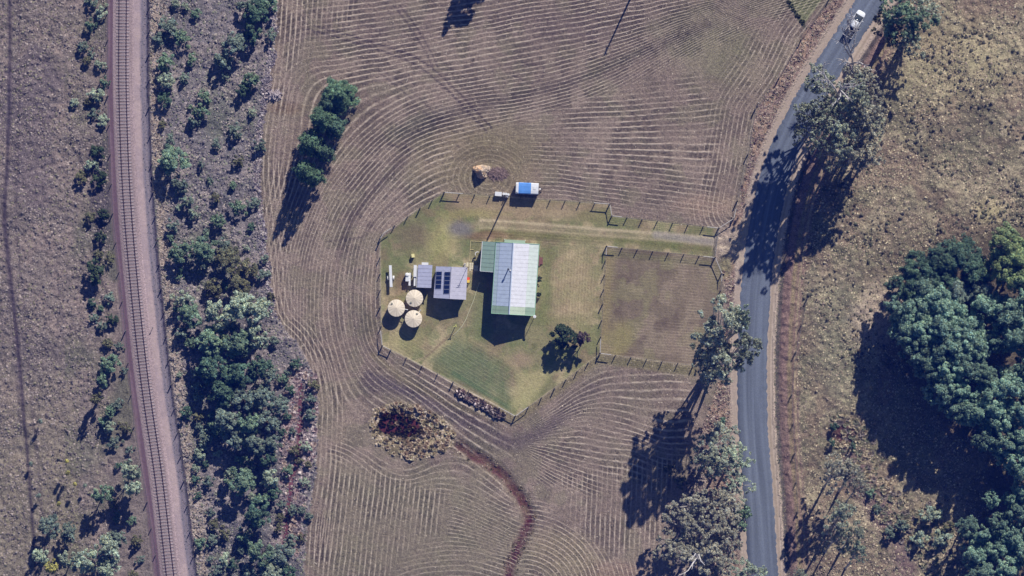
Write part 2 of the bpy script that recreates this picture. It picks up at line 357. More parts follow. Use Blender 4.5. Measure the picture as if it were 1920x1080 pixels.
bl(yard * pmask(X, Y, [(975, 700), (1040, 690), (990, 765), (958, 765)], 12), col(168, 160, 122), .8)
bl(yard * emask(Xw, Yw, 975, 675, 22, 14, .6), col(160, 136, 122), .6)
bl(yard * lmask(X, Y, [(880, 635), (960, 680), (990, 720)], 3, 6), col(160, 146, 118), .6)
bl(yard * lmask(X, Y, [(798, 670), (840, 632), (853, 625)], 1.5, 2.5), col(106, 84, 76), .6)
bl(yard * lmask(X, Y, [(800, 676), (845, 638)], 2.5, 3), col(168, 158, 122), .5)
bl(yard * emask(Xw, Yw, 752, 530, 14, 20, .5), col(122, 98, 84), .7)
bl(yard * emask(Xw, Yw, 733, 570, 12, 60, .5), col(140, 124, 104), .5)
bl(yard * emask(Xw, Yw, 760, 640, 40, 22, .6), col(152, 144, 106), .6)
for L_ in ([(833, 361), (1143, 383), (1147, 405), (1347, 428)], [(833, 361), (788, 390), (716, 440), (712.5, 452), (713.5, 575), (717, 648), (733, 656), (850, 716), (966, 780), (1040, 728), (1124.5, 664), (1130, 570), (1137, 462), (1340, 483), (1353, 513)], [(1125, 663), (1300, 686)]):
    bl(lmask(X, Y, L_, .8, 2) * (.5 + n_sm), col(182, 170, 146), .6)
# small paddock
bl(padd, col(118, 105, 94)); bl(padd * sstep(.45, .6, n_mid), col(142, 127, 115), .6); bl(padd * sstep(.5, .6, fbm(Xw, Yw, 45, 161)), col(96, 82, 76), .6); bl(padd * sstep(.5, .62, fbm(Xw, Yw, 30, 171)), col(132, 126, 98), .5)

bl(padd * emask(Xw, Yw, 1300, 540, 40, 30, .6), col(132, 118, 106), .6)
bl(padd * lmask(X, Y, [(1142, 480), (1132, 655), (1160, 662)], 9, 12), col(140, 128, 94), .7)
bl(padd * emask(Xw, Yw, 1165, 630, 24, 28, .6), col(142, 132, 92), .6)
bl(padd * emask(Xw, Yw, 1290, 650, 30, 24, .6), col(140, 124, 114), .5)
bl(padd * lmask(X, Y, [(1150, 476), (1330, 494)], 6, 8), col(116, 114, 82), .5)
bl(pmask(Xw, Yw, [(1343, 428), (1380, 425), (1412, 395), (1412, 520), (1375, 490), (1341, 484)], 10), col(166, 150, 142), .9)
bl(lmask(X, Y, [(1340, 446), (1375, 450), (1405, 470)], 2, 2.5), col(190, 174, 160), .7); bl(lmask(X, Y, [(1340, 460), (1370, 466), (1395, 490)], 2, 2.5), col(190, 174, 160), .7)
bl(emask(Xw, Yw, 1360, 500, 12, 22, .5), col(112, 114, 84), .6)
# pond and ditches
bl(Z['pond'], col(150, 136, 116), .9)
bl(emask(Xw, Yw, 752, 800, 46, 26, .35, 15), col(74, 38, 40), .95)
bl(emask(Xw, Yw, 745, 845, 30, 12, .5, 12), col(70, 66, 50), .6)
bl(lmask(X, Y, DITCH, 15, 6), col(128, 116, 104), .8)
bl(lmask(Xw, Yw, DITCH, 9 , 6) * (.35 + 1.1 * n_sm), col(84, 44, 54), .95); bl(lmask(Xw, Yw, DITCH[:5], 3, 5), col(112, 102, 76), .4 )
bl(lmask(X, Y, DITCHL, 24, 10) * (1 - field), col(140, 124, 132), .7)
bl(lmask(Xw, Yw, DITCHL, 5.5, 4) * (1 - field), col(96, 50, 66), .9)
bl(emask(Xw, Yw, 512, 182, 12, 12, .5), col(128, 116, 124), .7)
bl(emask(Xw, Yw, 535, 205, 30, 12, .5), col(120, 98, 86), .6)
# wheel tracks in the hay
TR = [([(575, 55), (640, 72), (720, 97), (780, 122), (835, 165), (880, 212), (912, 246)], 1.0), ([(590, 48), (650, 65), (728, 88), (790, 114), (843, 157), (890, 205), (922, 240)], 1.0),
      ([(738, 10), (765, 45), (795, 92), (812, 128)], .8), ([(748, 8), (775, 43), (803, 88), (820, 124)], .8),
      ([(715, 140), (760, 175), (790, 205), (828, 240)], .6), ([(722, 134), (768, 168), (800, 198), (836, 232)], .6), ([(960, 140), (990, 153), (1012, 150), (1018, 125), (980, 118)], .6),
      ([(615, 452), (660, 448), (690, 440)], .6), ([(727, 270), (780, 283)], .7), ([(1010, 150), (1100, 230), (1130, 215)], .3), ([(1195, 235), (1240, 200), (1270, 225), (1220, 240)], .4)]
for L, s in TR: bl(field * lmask(X, Y, splin(L), 1.3, 1.8), col(66, 54, 62), s)

me = None
nx, ny = len(xs), len(ys)
idx = np.arange(nx * ny).reshape(ny, nx)
F = np.stack([idx[:-1, :-1], idx[:-1, 1:], idx[1:, 1:], idx[1:, :-1]], -1).reshape(-1, 4)
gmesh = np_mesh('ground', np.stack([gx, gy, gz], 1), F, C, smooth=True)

def rbf(lines):
    pts = []; ph = []
    for L, p in lines:
        for q in splin(L, 2): pts.append(q); ph.append(p)
    pts = np.array(pts, float) / 500; ph = np.array(ph, float); n = len(pts)
    def K(r2): return np.where(r2 > 1e-12, 0.5 * r2 * np.log(r2 + 1e-12), 0)
    A = np.zeros((n + 3, n + 3)); d = pts[:, None] - pts[None]; A[:n, :n] = K((d ** 2).sum(-1)) + 1e-4 * np.eye(n)
    A[:n, n] = 1; A[:n, n + 1:] = pts; A[n, :n] = 1; A[n + 1:, :n] = pts.T
    s = np.linalg.solve(A, np.concatenate([ph, [0, 0, 0]]))
    xn = np.clip(X, 300, 1700) / 500; yn = np.clip(Y, -100, 1200) / 500
    o = s[n] + s[n + 1] * xn + s[n + 2] * yn
    for i in range(n): o = o + s[i] * K((xn - pts[i, 0]) ** 2 + (yn - pts[i, 1]) ** 2)
    return o
fam = []
nv = .3 + 1.1 * sstep(.3, .65, n_mid) * (.55 + .6 * sstep(.35, .6, n_big)) 
A_lines = [([(560, 38), (693, 23), (840, 0), (900, -10)], 0), ([(560, 92), (680, 72), (880, 43), (960, 27), (1100, 4)], 5), ([(580, 128), (713, 107), (847, 80), (960, 58), (1060, 42), (1173, 21), (1293, -4)], 9),
           ([(640, 165), (767, 137), (870, 124), (960, 107), (1070, 87), (1173, 62), (1293, 25), (1377, -5)], 13.5),
           ([(545, 620), (545, 540), (560, 450), (600, 350), (657, 267), (730, 207), (797, 177), (880, 160), (960, 147), (1027, 135), (1127, 107), (1227, 70), (1343, 22), (1393, 0)], 18),
           ([(610, 800), (592, 680), (580, 600), (585, 500), (605, 430), (640, 360), (713, 277), (780, 233), (880, 203), (960, 193), (1060, 171), (1160, 133), (1243, 90), (1360, 35)], 24),
           ([(760, 770), (680, 710), (648, 630), (640, 560), (648, 490), (670, 420), (713, 360), (763, 307), (813, 280), (863, 267), (960, 240), (1060, 215)], 31),
           ([(980, 835), (880, 782), (800, 730), (720, 675), (692, 630), (685, 560), (690, 500), (700, 450), (740, 400), (813, 350), (870, 335)], 37)]
aA = field * (1 - yard) * (1 - pmask(X, Y, [(860, 260), (1000, 215), (1200, 150), (1400, 60), (1700, -50), (1700, 1300), (860, 1300), (870, 850), (960, 850), (830, 380)], 15)) * (1 - pmask(X, Y, [(400, 780), (680, 760), (860, 855), (950, 870), (950, 1300), (400, 1300)], 14))
aA = aA * (1 - pmask(X, Y, POND, 10)) * (1 - .75 * pmask(X, Y, [(500, -50), (640, -50), (610, 60), (560, 260), (480, 400)], 20))
fam.append((rbf(A_lines), aA * (.3 + .7 * nv) * (1 - .5 * sstep(330, 420, Y) * (X < 760))))
B_lines = [([(980, 205), (1100, 200), (1250, 190), (1380, 175)], 0), ([(960, 250), (1100, 247), (1250, 243), (1390, 235)], 5), ([(990, 288), (1150, 297), (1300, 308), (1380, 312)], 10), ([(1000, 330), (1200, 350), (1380, 372)], 15), ([(1060, 372), (1200, 395), (1370, 418)], 20)]
aB = field * pmask(X, Y, [(990, 230), (1150, 175), (1300, 150), (1350, 200), (1330, 400), (1150, 395), (1010, 360)], 25) * (1 - yard)
fam.append((rbf(B_lines), aB * nv * .75))
cedge = [(1620, -120), (1560, -10), (1497, 75), (1460, 150), (1416, 215), (1401, 300), (1383, 390)]
dC = dline(X, Y, cedge, True)
fam.append((dC / 9.0, field * (1 - yard) * (1 - sstep(60, 110, np.abs(dC))) * (X > 1200) * .55 * nv))
ledge = [(560, -300), (527, -50), (518, 60), (508, 150), (492, 250), (487, 330), (500, 470), (516, 590), (556, 640), (588, 700), (597, 780), (590, 900), (575, 1000), (562, 1230)]
dL = dline(X, Y, splin(ledge, 3), True)
fam.append((dL / 9.5, field * (X < 750) * (1 - sstep(28, 60, np.abs(dL))) * .65 * nv + field * pmask(X, Y, [(520, -80), (680, -80), (660, 40), (520, 130)], 20) * .5 * nv * (X < 750)))
fam.append(((X + 0.12 * (Y - 900)) / 9.6, field * pmask(X, Y, [(600, 850), (690, 880), (830, 925), (820, 1000), (740, 1040), (690, 1200), (590, 1200)], 14) * .8 * nv))
D2 = [([(593, 815), (647, 830), (687, 853), (727, 880), (767, 890), (813, 872), (863, 866), (913, 897), (960, 933)], 0), ([(640, 870), (713, 923), (780, 922), (847, 922), (960, 967)], 4.5), ([(767, 955), (847, 955), (960, 1003)], 9), ([(757, 1027), (847, 1013), (960, 1040), (1000, 1065)], 17), ([(727, 1085), (780, 1066), (880, 1058), (960, 1085)], 22)]
aD2 = field * pmask(X, Y, [(600, 800), (690, 850), (770, 875), (860, 850), (940, 900), (985, 1000), (960, 1200), (700, 1200), (760, 1040), (840, 1000), (850, 930), (700, 890), (620, 870)], 10)
fam.append((rbf(D2), aD2 * nv * .5))
D3 = [([(985, 790), (1030, 755), (1090, 705), (1120, 688)], 0), ([(990, 806), (1050, 775), (1110, 748), (1243, 743), (1300, 745)], 5), ([(985, 816), (1030, 800), (1093, 780), (1160, 790), (1240, 817)], 9), ([(980, 828), (1060, 823), (1193, 840)], 13.5), ([(975, 843), (1027, 873), (1110, 907), (1180, 925)], 21)]
aD3 = field * pmask(X, Y, [(975, 820), (1060, 740), (1130, 695), (1290, 705), (1290, 850), (1200, 900), (1100, 930), (1010, 900)], 12) * (1 - yard)
fam.append((rbf(D3), aD3 * nv * .75))
aD4 = field * pmask(X, Y, [(1050, 895), (1270, 850), (1250, 1040), (1150, 1040), (1080, 990)], 14)
fam.append(((X + 0.04 * Y) / 9.3, aD4 * nv * .65))
rr = np.hypot(X - 985, Y - 1120)
fam.append((rr / 8.5, field * pmask(X, Y, [(1000, 930), (1060, 985), (1150, 1050), (1230, 1060), (1220, 1250), (960, 1250), (985, 1000)], 10) * nv * .7))
r2 = np.hypot((X - 915) / 1.25, Y - 335)
fam.append((r2 / 8.5, field * (1 - yard) * emask(X, Y, 900, 310, 75, 62, .4) * .3))
fam.append(((Y - 0.08 * X) / 5.3, padd * .13 * nv + yard * emask(X, Y, 1000, 450, 120, 20, .5) * .12))
fam.append(((X + 0.05 * Y) / 5.6, yard * emask(X, Y, 1075, 540, 50, 80, .5) * .12))
q = (0.57 * X - 0.82 * Y)
fam.append(((-0.51 * X + 0.86 * Y) / 6.0, yard * pmask(X, Y, [(730, 620), (900, 640), (970, 700), (960, 770), (740, 660)], 14) * .13))
inside = sstep(-66, -40, Y) * (1 - sstep(1120, 1146, Y)) * sstep(-66, -40, X) * (1 - sstep(1960, 1986, X))
fam = [(p_, a_ * inside) for p_, a_ in fam]
NF = len(fam)
for i in range(NF):
    for nm, arr in (('ph%d' % i, fam[i][0]), ('am%d' % i, fam[i][1])):
        a = gmesh.attributes.new(nm, 'FLOAT', 'POINT'); a.data.foreach_set('value', np.ascontiguousarray(np.clip(arr, -1e4, 1e4), np.float32))
mot = 0.72 * (1 - np.clip(field + yard + padd, 0, 1)) + 0.62 * np.clip(field, 0, 1) * (1 - yard) * (1 - padd) + .38 * np.clip(yard + padd, 0, 1)
mot = np.where((e > -34) & (e < 46), .22, mot)
mot = np.where(np.abs(dr) < 38, .22, mot)
a = gmesh.attributes.new('mot', 'FLOAT', 'POINT'); a.data.foreach_set('value', np.ascontiguousarray(mot, np.float32))

def ground_material():
    m = bpy.data.materials.new('ground_earth_and_grass'); m.use_nodes = True; n = m.node_tree.nodes; l = m.node_tree.links
    b = n['Principled BSDF']; b.inputs['Roughness'].default_value = 0.95; b.inputs['Specular IOR Level'].default_value = 0.1
    def attr(nm): a = n.new('ShaderNodeAttribute'); a.attribute_name = nm; return a
    def math_(op, a, bb=None, c=None):
        k = n.new('ShaderNodeMath'); k.operation = op
        for i, v in enumerate((a, bb, c)):
            if v is None: continue
            if isinstance(v, (int, float)): k.inputs[i].default_value = v
            else: l.new(v, k.inputs[i])
        return k.outputs[0]
    geo = n.new('ShaderNodeNewGeometry')
    def noise(s, d=3, r=.6):
        k = n.new('ShaderNodeTexNoise'); k.inputs['Scale'].default_value = s; k.inputs['Detail'].default_value = d; k.inputs['Roughness'].default_value = r
        l.new(geo.outputs['Position'], k.inputs['Vector']); return k.outputs[0]
    n1 = noise(0.9, 4); n2 = noise(2.0, 4, .8); n3 = noise(0.35, 3); n4 = noise(1.1, 2); n5 = noise(4.6, 2, .8); n6 = noise(.12, 2)
    wob = math_('ADD', math_('MULTIPLY', math_('SUBTRACT', n1, .5), .22), math_('MULTIPLY', math_('SUBTRACT', n6, .5), .5))
    rows = None
    for i in range(NF):
        ph = math_('ADD', attr('ph%d' % i).outputs['Fac'], wob)
        s = math_('SINE', math_('MULTIPLY', ph, 2 * math.pi))
        t = math_('POWER', math_('ADD', math_('MULTIPLY', s, .5), .5), 5.0)
        t = math_('MULTIPLY', math_('SUBTRACT', t, .21), attr('am%d' % i).outputs['Fac'])
        rows = t if rows is None else math_('ADD', rows, t)
    br = math_('MULTIPLY', rows, math_('MAXIMUM', math_('ADD', math_('MULTIPLY', n4, 5.2), -1.7), .05))
    mt = attr('mot').outputs['Fac']
    mo = math_('MULTIPLY', math_('ADD', math_('ADD', math_('MULTIPLY', math_('SUBTRACT', n2, .5), 2.6), math_('MULTIPLY', math_('SUBTRACT', n5, .5), 3.2)), math_('MULTIPLY', math_('SUBTRACT', n1, .5), 1.4)), mt)
    fac = math_('ADD', math_('ADD', 1.0, mo), math_('MULTIPLY', math_('MINIMUM', math_('MULTIPLY', rows, 1.25), .08), 1.0))
    fac = math_('MAXIMUM', fac, .25)
    fac = math_('MINIMUM', fac, 2.2)
    lf = math_('MINIMUM', math_('MAXIMUM', math_('MULTIPLY', br, .72), 0), .6)
    sv = n.new('ShaderNodeVectorMath'); sv.operation = 'SCALE'; l.new(attr('Col').outputs['Color'], sv.inputs[0]); l.new(fac, sv.inputs['Scale'])
    hs = n.new('ShaderNodeHueSaturation'); mxr = n.new('ShaderNodeMix'); mxr.data_type = 'RGBA'; l.new(lf, mxr.inputs['Factor']); l.new(sv.outputs[0], mxr.inputs[6]); mxr.inputs[7].default_value = tuple(col(206, 190, 182)) + (1,); l.new(mxr.outputs[2], hs.inputs['Color'])
    l.new(math_('ADD', .485, math_('MULTIPLY', n3, .03)), hs.inputs['Hue']); hs.inputs['Saturation'].default_value = 1.0
    l.new(hs.outputs[0], b.inputs['Base Color'])
    hgt = math_('ADD', math_('MULTIPLY', rows, .055), math_('MULTIPLY', math_('ADD', n2, math_('MULTIPLY', n1, .6)), math_('MULTIPLY', mt, .3)))
    bp = n.new('ShaderNodeBump'); bp.inputs['Strength'].default_value = 1; bp.inputs['Distance'].default_value = 1.0
    l.new(hgt, bp.inputs['Height']); l.new(bp.outputs[0], b.inputs['Normal'])
    return m
gmesh.materials.append(ground_material())
ground = link_mesh('ground', gmesh); tag(ground, 'hay field, lawn, paddocks and rough ground on which everything stands', kind='structure')

# ------------------------------------------------------------------ road, ballast, railway
def strip(name, line, offs, mats, kind='structure', uvcol=None):
    pts = [Vector(((x - 960) * .1, (540 - y) * .1, 0)) for x, y in line]; V = []; Fc = []; U = []
    acc = 0
    for i, p in enumerate(pts):
        d = (pts[min(i + 1, len(pts) - 1)] - pts[max(i - 1, 0)]).normalized(); s = Vector((-d.y, d.x, 0))
        if i: acc += (p - pts[i - 1]).length
        oo = offs(i, line[i]) if callable(offs) else offs
        for o, z in oo: V.append(p + s * o + Vector((0, 0, z))); U.append((o, acc, 0))
        k = len(oo)
    for i in range(len(pts) - 1):
        for j in range(k - 1): a = i * k + j; Fc.append((a, a + k, a + k + 1, a + 1))
    me = np_mesh(name, np.array([tuple(v) for v in V]), Fc, np.array(U), mats=mats)
    o = link_mesh(name, me); tag(o, kind=kind); return o
def surf_mat(name, rgb, kind):
    m = bpy.data.materials.new(name); m.use_nodes = True; n = m.node_tree.nodes; l = m.node_tree.links
    b = n['Principled BSDF']; b.inputs['Roughness'].default_value = .85; b.inputs['Specular IOR Level'].default_value = .3
    at = n.new('ShaderNodeAttribute'); at.attribute_name = 'Col'; sp = n.new('ShaderNodeSeparateXYZ'); l.new(at.outputs['Vector'], sp.inputs[0])
    geo = n.new('ShaderNodeNewGeometry'); nz = n.new('ShaderNodeTexNoise'); nz.inputs['Scale'].default_value = 4 if kind == 'ballast' else 6; nz.inputs['Detail'].default_value = 5; nz.inputs['Roughness'].default_value = .75
    l.new(geo.outputs['Position'], nz.inputs['Vector'])
    nb = n.new('ShaderNodeTexNoise'); nb.inputs['Scale'].default_value = .25; nb.inputs['Detail'].default_value = 3
    cmb = n.new('ShaderNodeCombineXYZ'); mu = n.new('ShaderNodeMath'); mu.operation = 'MULTIPLY'; mu.inputs[1].default_value = .12; l.new(sp.outputs[1], mu.inputs[0])
    m2 = n.new('ShaderNodeMath'); m2.operation = 'MULTIPLY'; m2.inputs[1].default_value = 4 ; l.new(sp.outputs[0], m2.inputs[0])
    l.new(m2.outputs[0], cmb.inputs[0]); l.new(mu.outputs[0], cmb.inputs[1]); l.new(cmb.outputs[0], nb.inputs['Vector'])
    rp = n.new('ShaderNodeValToRGB'); ab = n.new('ShaderNodeMapRange'); ab.inputs[1].default_value = -3; ab.inputs[2].default_value = 3; l.new(sp.outputs[0], ab.inputs[0]); l.new(ab.outputs[0], rp.inputs[0])
    el = rp.color_ramp.elements
    stops = [(0, .9), (.15, .96), (.27, 1.06), (.36, .98), (.47, 1.0), (.52, 1.2), (.57, 1.02), (.66, 1.0), (.74, 1.08), (.86, .95), (1, .9)] if kind == 'road' else [(0, 1.0), (.2, 1.05), (.3, .9), (.5, .84), (.7, .95), (.82, 1.2), (1, 1.25)]
    el[0].position = stops[0][0]; el[0].color = (stops[0][1],) * 3 + (1,); el[1].position = 1; el[1].color = (stops[-1][1],) * 3 + (1,)
    for p_, v in stops[1:-1]: q_ = el.new(p_); q_.color = (v, v, v, 1)
    f = n.new('ShaderNodeMath'); f.operation = 'MULTIPLY_ADD'; f.inputs[1].default_value = 1.3 if kind == 'road' else 2.4; f.inputs[2].default_value = .35 if kind == 'road' else -.2; l.new(nz.outputs[0], f.inputs[0])
    f2 = n.new('ShaderNodeMath'); f2.operation = 'MULTIPLY_ADD'; f2.inputs[1].default_value = 1.3; f2.inputs[2].default_value = .35; l.new(nb.outputs[0], f2.inputs[0])
    v1 = n.new('ShaderNodeVectorMath'); v1.operation = 'SCALE'; l.new(rp.outputs[0], v1.inputs[0]); l.new(f.outputs[0], v1.inputs['Scale'])
    v2 = n.new('ShaderNodeVectorMath'); v2.operation = 'SCALE'; l.new(v1.outputs[0], v2.inputs[0]); l.new(f2.outputs[0], v2.inputs['Scale'])
    v3 = n.new('ShaderNodeVectorMath'); v3.operation = 'MULTIPLY'; l.new(v2.outputs[0], v3.inputs[0]); v3.inputs[1].default_value = tuple(rgb); l.new(v3.outputs[0], b.inputs['Base Color'])
    bp = n.new('ShaderNodeBump'); bp.inputs['Strength'].default_value = 1; bp.inputs['Distance'].default_value = .12 if kind == 'ballast' else .015; l.new(nz.outputs[0], bp.inputs['Height']); l.new(bp.outputs[0], b.inputs['Normal'])
    return m
rline = splin(ROAD, 24)
def road_off(i, p):
    y = p[1]; hw = 2.25 + .42 * max(0, min(1, (y - 60) / 300)); j = rnd.uniform(-.2, .2); k = rnd.uniform(-.2, .2)
    return [(-hw - k - .15, -.06), (-hw - k, .03), (-hw * .5, .05), (0, .06), (hw * .5, .05), (hw + j, .03), (hw + j + .15, -.06)]
road = strip('road', rline, road_off, [surf_mat('asphalt', col(97, 104, 124), 'road')])
road['label'] = 'narrow blue grey sealed country road curving down the east side'
bline = splin(RAIL, 20)
ball = strip('ballast_bed', bline, lambda i, p: [(-2.0, .22), (-1.55, .46), (0, .46), (1.5, .46), (2.3, .2)], [surf_mat('ballast_stone', col(150, 132, 140), 'ballast')])
ball['label'] = 'pinkish grey stone ballast bed under the single railway track'
m_rail = mat('rusty_rail', (.055, .032, .045), .5, .2); m_sl = mat('weathered_sleeper', col(152, 140, 150), .9, .35, 1.7)
# arc-length sample of railway within and just outside the picture
rp_ = [Vector(((x - 960) * .1, (540 - y) * .1, 0)) for x, y in bline]
t0 = min(range(len(rp_)), key=lambda i: abs(rp_[i].y - 72)); t1 = min(range(len(rp_)), key=lambda i: abs(rp_[i].y + 72))
seg = rp_[t0:t1 + 1]
track = empty('railway_track', (seg[0].x, seg[0].y, 0), 'single railway track with dark rails on grey sleepers west of the scrub', 'railway')
for s in (-1, 1):
    b = MB(); pr = [(-.035, 0), (-.035, .15), (.035, .15), (.035, 0)]
    V = []; Fc = []
    for i, p in enumerate(seg):
        d = (seg[min(i + 1, len(seg) - 1)] - seg[max(i - 1, 0)]).normalized(); nn = Vector((-d.y, d.x, 0))
        for a_, z_ in pr: V.append(p + nn * (s * .68 + a_ * 1.6) + Vector((0, 0, .5 + z_)))
    for i in range(len(seg) - 1):
        for j in range(4): Fc.append((i * 4 + j, i * 4 + (j + 1) % 4, (i + 1) * 4 + (j + 1) % 4, (i + 1) * 4 + j))
    b.add(V, Fc); b.build('rail', m_rail, track)
sb = MB().box((0, 0, 0), (2.5, .23, .12)); sb.box((-.75, 0, .07), (.3, .16, .03)); sb.box((.75, 0, .07), (.3, .16, .03))
slo = sb.build('sleeper', m_sl, track, world=False); first = True
acc = 0; nxt = 0
for i in range(len(seg) - 1):
    L = (seg[i + 1] - seg[i]).length
    while nxt < acc + L:
        p = seg[i].lerp(seg[i + 1], (nxt - acc) / L); d = seg[i + 1] - seg[i]; nxt += .61
        o = slo if first else slo.copy()
        if not first: COL.objects.link(o)
        first = False; o.parent = track; o.location = p - track.location + Vector((rnd.uniform(-.06, .06), 0, .475)); o.rotation_euler = (0, 0, math.atan2(d.y, d.x) + math.pi / 2 + rnd.uniform(-.03, .03))
    acc += L

# ------------------------------------------------------------------ tufts (ground cover: nobody could count it)
def tufts(name, label, pts, size, hgt, cols, seed, k=5, lean=.35, lo=.72, soft=True):
    if soft and name not in ('dark_weeds', 'pond_rim_grass', 'drain_rim_grass', 'field_rim_grass', 'hedge_top_grass'): kz = {'hay_stubble': 1.15, 'pasture_grass': .74, 'rough_grass': .7, 'road_verge_grass': .6, 'scrub_grass': .68, 'verge_grass': .6}.get(name, .7); size = (size[0] * kz, size[1] * kz); hgt = (hgt[0] * .75, hgt[1] * .8)
    g = np.random.default_rng(seed); n = len(pts); px, py = pts[:, 0], pts[:, 1]
    z = height(px.astype(np.float32), py.astype(np.float32)); x = (px - 960) * .1; y = (540 - py) * .1
    s = size[0] + (size[1] - size[0]) * g.random(n) ** 2; h = s * (hgt[0] + (hgt[1] - hgt[0]) * g.random(n)); a0 = g.random(n) * 6.28
    V = np.zeros((n, k + 1, 3), np.float32)
    for j in range(k):
        rr_ = s * (.55 + .7 * g.random(n)); t = a0 + 6.283 * j / k + .3 * g.random(n)
        V[:, j, 0] = x + rr_ * np.cos(t); V[:, j, 1] = y + rr_ * np.sin(t); V[:, j, 2] = z - .04
    V[:, k, 0] = x + s * lean * g.normal(size=n); V[:, k, 1] = y + s * lean * g.normal(size=n); V[:, k, 2] = z + h
    base = (np.arange(n) * (k + 1))[:, None]
    F_ = np.stack([np.stack([base[:, 0] + j, base[:, 0] + (j + 1) % k, base[:, 0] + k], -1) for j in range(k)], 1).reshape(-1, 3)
    cc = np.array(cols)[g.integers(0, len(cols), n)] * (lo + (2 - 2 * lo) * g.random((n, 1)))
    CC = np.repeat(cc[:, None], k + 1, 1).reshape(-1, 3)
    me = np_mesh(name, V.reshape(-1, 3), F_, CC, mats=[leaf_mat('dry_grass', (1, 1, 1), .12, 0)])
    o = link_mesh(name, me); tag(o, label, 'grass', kind='stuff'); return o
def scatter(n, box, fn, seed):
    g = np.random.default_rng(seed); out = []
    tot = 0
    for _ in range(12):
        p = np.stack([g.uniform(box[0], box[2], n), g.uniform(box[1], box[3], n)], 1).astype(np.float32)
        Zp = zones(p[:, 0], p[:, 1]); w_ = fn(p[:, 0], p[:, 1], Zp); q = p[g.random(n) < w_]; out.append(q); tot += len(q)
        if tot >= n: break
    return np.concatenate(out)[:n]
W = lambda c, o=60, s=1: sstep(.35, .65, fbm(*c, o, s))
tufts('rough_grass', 'lumpy purple brown rough grass west of the railway',
      scatter(34000, (-60, -40, 205, 1130), lambda x, y, z: (z['dl'] > 30) * (dline(x, y, [(18, -100), (18, 200), (8, 420), (25, 560), (42, 740), (55, 900), (70, 1100)]) > 5) * (.35 + .65 * W((x, y), 40, 5)), 1), (.12, .42), (.5, 1.3), [col(132, 120, 122), col(168, 154, 154), col(110, 100, 106), col(134, 128, 112), col(144, 134, 138), col(92, 84, 92)], 1)
tufts('scrub_grass', 'grey purple dead grass filling the scrub strip between railway and hay field',
      scatter(30000, (270, -40, 620, 1130), lambda x, y, z: (z['dl'] < -50) * (1 - z['field']) * (.4 + .6 * W((x, y), 40, 6)), 2), (.14, .5), (.5, 1.3), [col(122, 114, 126), col(158, 146, 152), col(98, 96, 104), col(124, 126, 114), col(92, 88, 102), col(166, 156, 154)], 2)
tufts('verge_grass', 'pale straw grass growing along the east foot of the railway bank',
      scatter(3600, (270, -40, 420, 1130), lambda x, y, z: (z['dl'] < -50) * (z['dl'] > -68 - 14 * W((x, y), 50, 8)), 3), (.14, .4), (.6, 1.5), [col(176, 162, 158), col(158, 144, 144), col(184, 170, 164)], 3)
tufts('drain_weeds', 'low weeds in the drain beside the railway ballast',
      scatter(2200, (230, -40, 400, 1130), lambda x, y, z: (z['dl'] < -33) * (z['dl'] > -47), 33), (.08, .26), (.5, 1.2), [col(96, 100, 112), col(130, 120, 132), col(84, 84, 100)], 33)
tufts('pasture_grass', 'tussocky tan pasture east of the road',
      scatter(42000, (1430, -40, 1990, 1130), lambda x, y, z: (z['dr'] < -84) * (.35 + .65 * W((x, y), 50, 9)) * (1 - .8 * inpoly(x, y, FOREST)), 4), (.1, .34), (.5, 1.3), [col(176, 162, 144), col(204, 190, 168), col(138, 122, 110), col(140, 136, 114), col(166, 148, 140), col(108, 98, 88)], 4)
tufts('dark_weeds', 'scattered dark weed clumps in the tan pasture',
      scatter(1500, (1480, -30, 1960, 700), lambda x, y, z: (z['dr'] < -88) * (.06 + sstep(.45, .75, fbm(x, y, 60, 123))) * (1 - inpoly(x, y, FOREST)), 5), (.15, .48), (.7, 1.2), [col(84, 84, 72), col(98, 92, 82), col(76, 74, 70), col(112, 100, 84)], 5, k=7)
tufts('east_verge_grass', 'short reddish grass on the strip east of the road', scatter(5000, (1400, -40, 1780, 1130), lambda x, y, z: (-z['dr'] > 52) * (-z['dr'] < 86), 67), (.08, .22), (.5, 1.0), [col(136, 108, 108), col(118, 94, 98), col(152, 130, 124)], 67)
tufts('road_verge_grass', 'reddish brown and straw grass on the west verge of the road',
      scatter(15000, (1240, -40, 1780, 1130), lambda x, y, z: (z['dr'] > 43) * (z['dr'] < 150) * (1 - z['field']) * (1 - z['yard']) * (.5 + .5 * W((x, y), 30, 19)) * (1 - inpoly(x, y, [(1340, 405), (1420, 395), (1425, 520), (1362, 515), (1340, 484)])), 6), (.12, .42), (.6, 1.4), [col(150, 134, 128), col(176, 160, 150), col(122, 104, 106), col(136, 128, 114), col(172, 156, 152)], 6)
tufts('drain_tufts', 'dark green tufts lining the drain east of the road',
      scatter(1500, (1400, 200, 1600, 1130), lambda x, y, z: (-z['dr'] > 41) * (-z['dr'] < 50), 66), (.12, .3), (.7, 1.3), [col(76, 82, 70), col(98, 100, 84), col(140, 130, 110)], 66)
tufts('hay_stubble', 'cut straw lying over the hay field', scatter(62000, (480, -40, 1520, 1130), lambda x, y, z: z['field'] * (1 - z['yard']) * (1 - z['padd']), 7), (.06, .17), (.2, .5), [col(182, 168, 162), col(214, 202, 196), col(92, 80, 78), col(150, 142, 126), col(84, 74, 74)], 7, k=3)
tufts('lawn_grass', 'short dry and green tufts in the yard and the brown paddock', scatter(9000, (700, 350, 1360, 790), lambda x, y, z: np.clip(z['yard'] + z['padd'], 0, 1) * (.3 + .7 * W((x, y), 40, 77)), 77), (.05, .14), (.2, .5), [col(176, 164, 134), col(112, 120, 82), col(104, 90, 78), col(160, 150, 116)], 77, k=3)
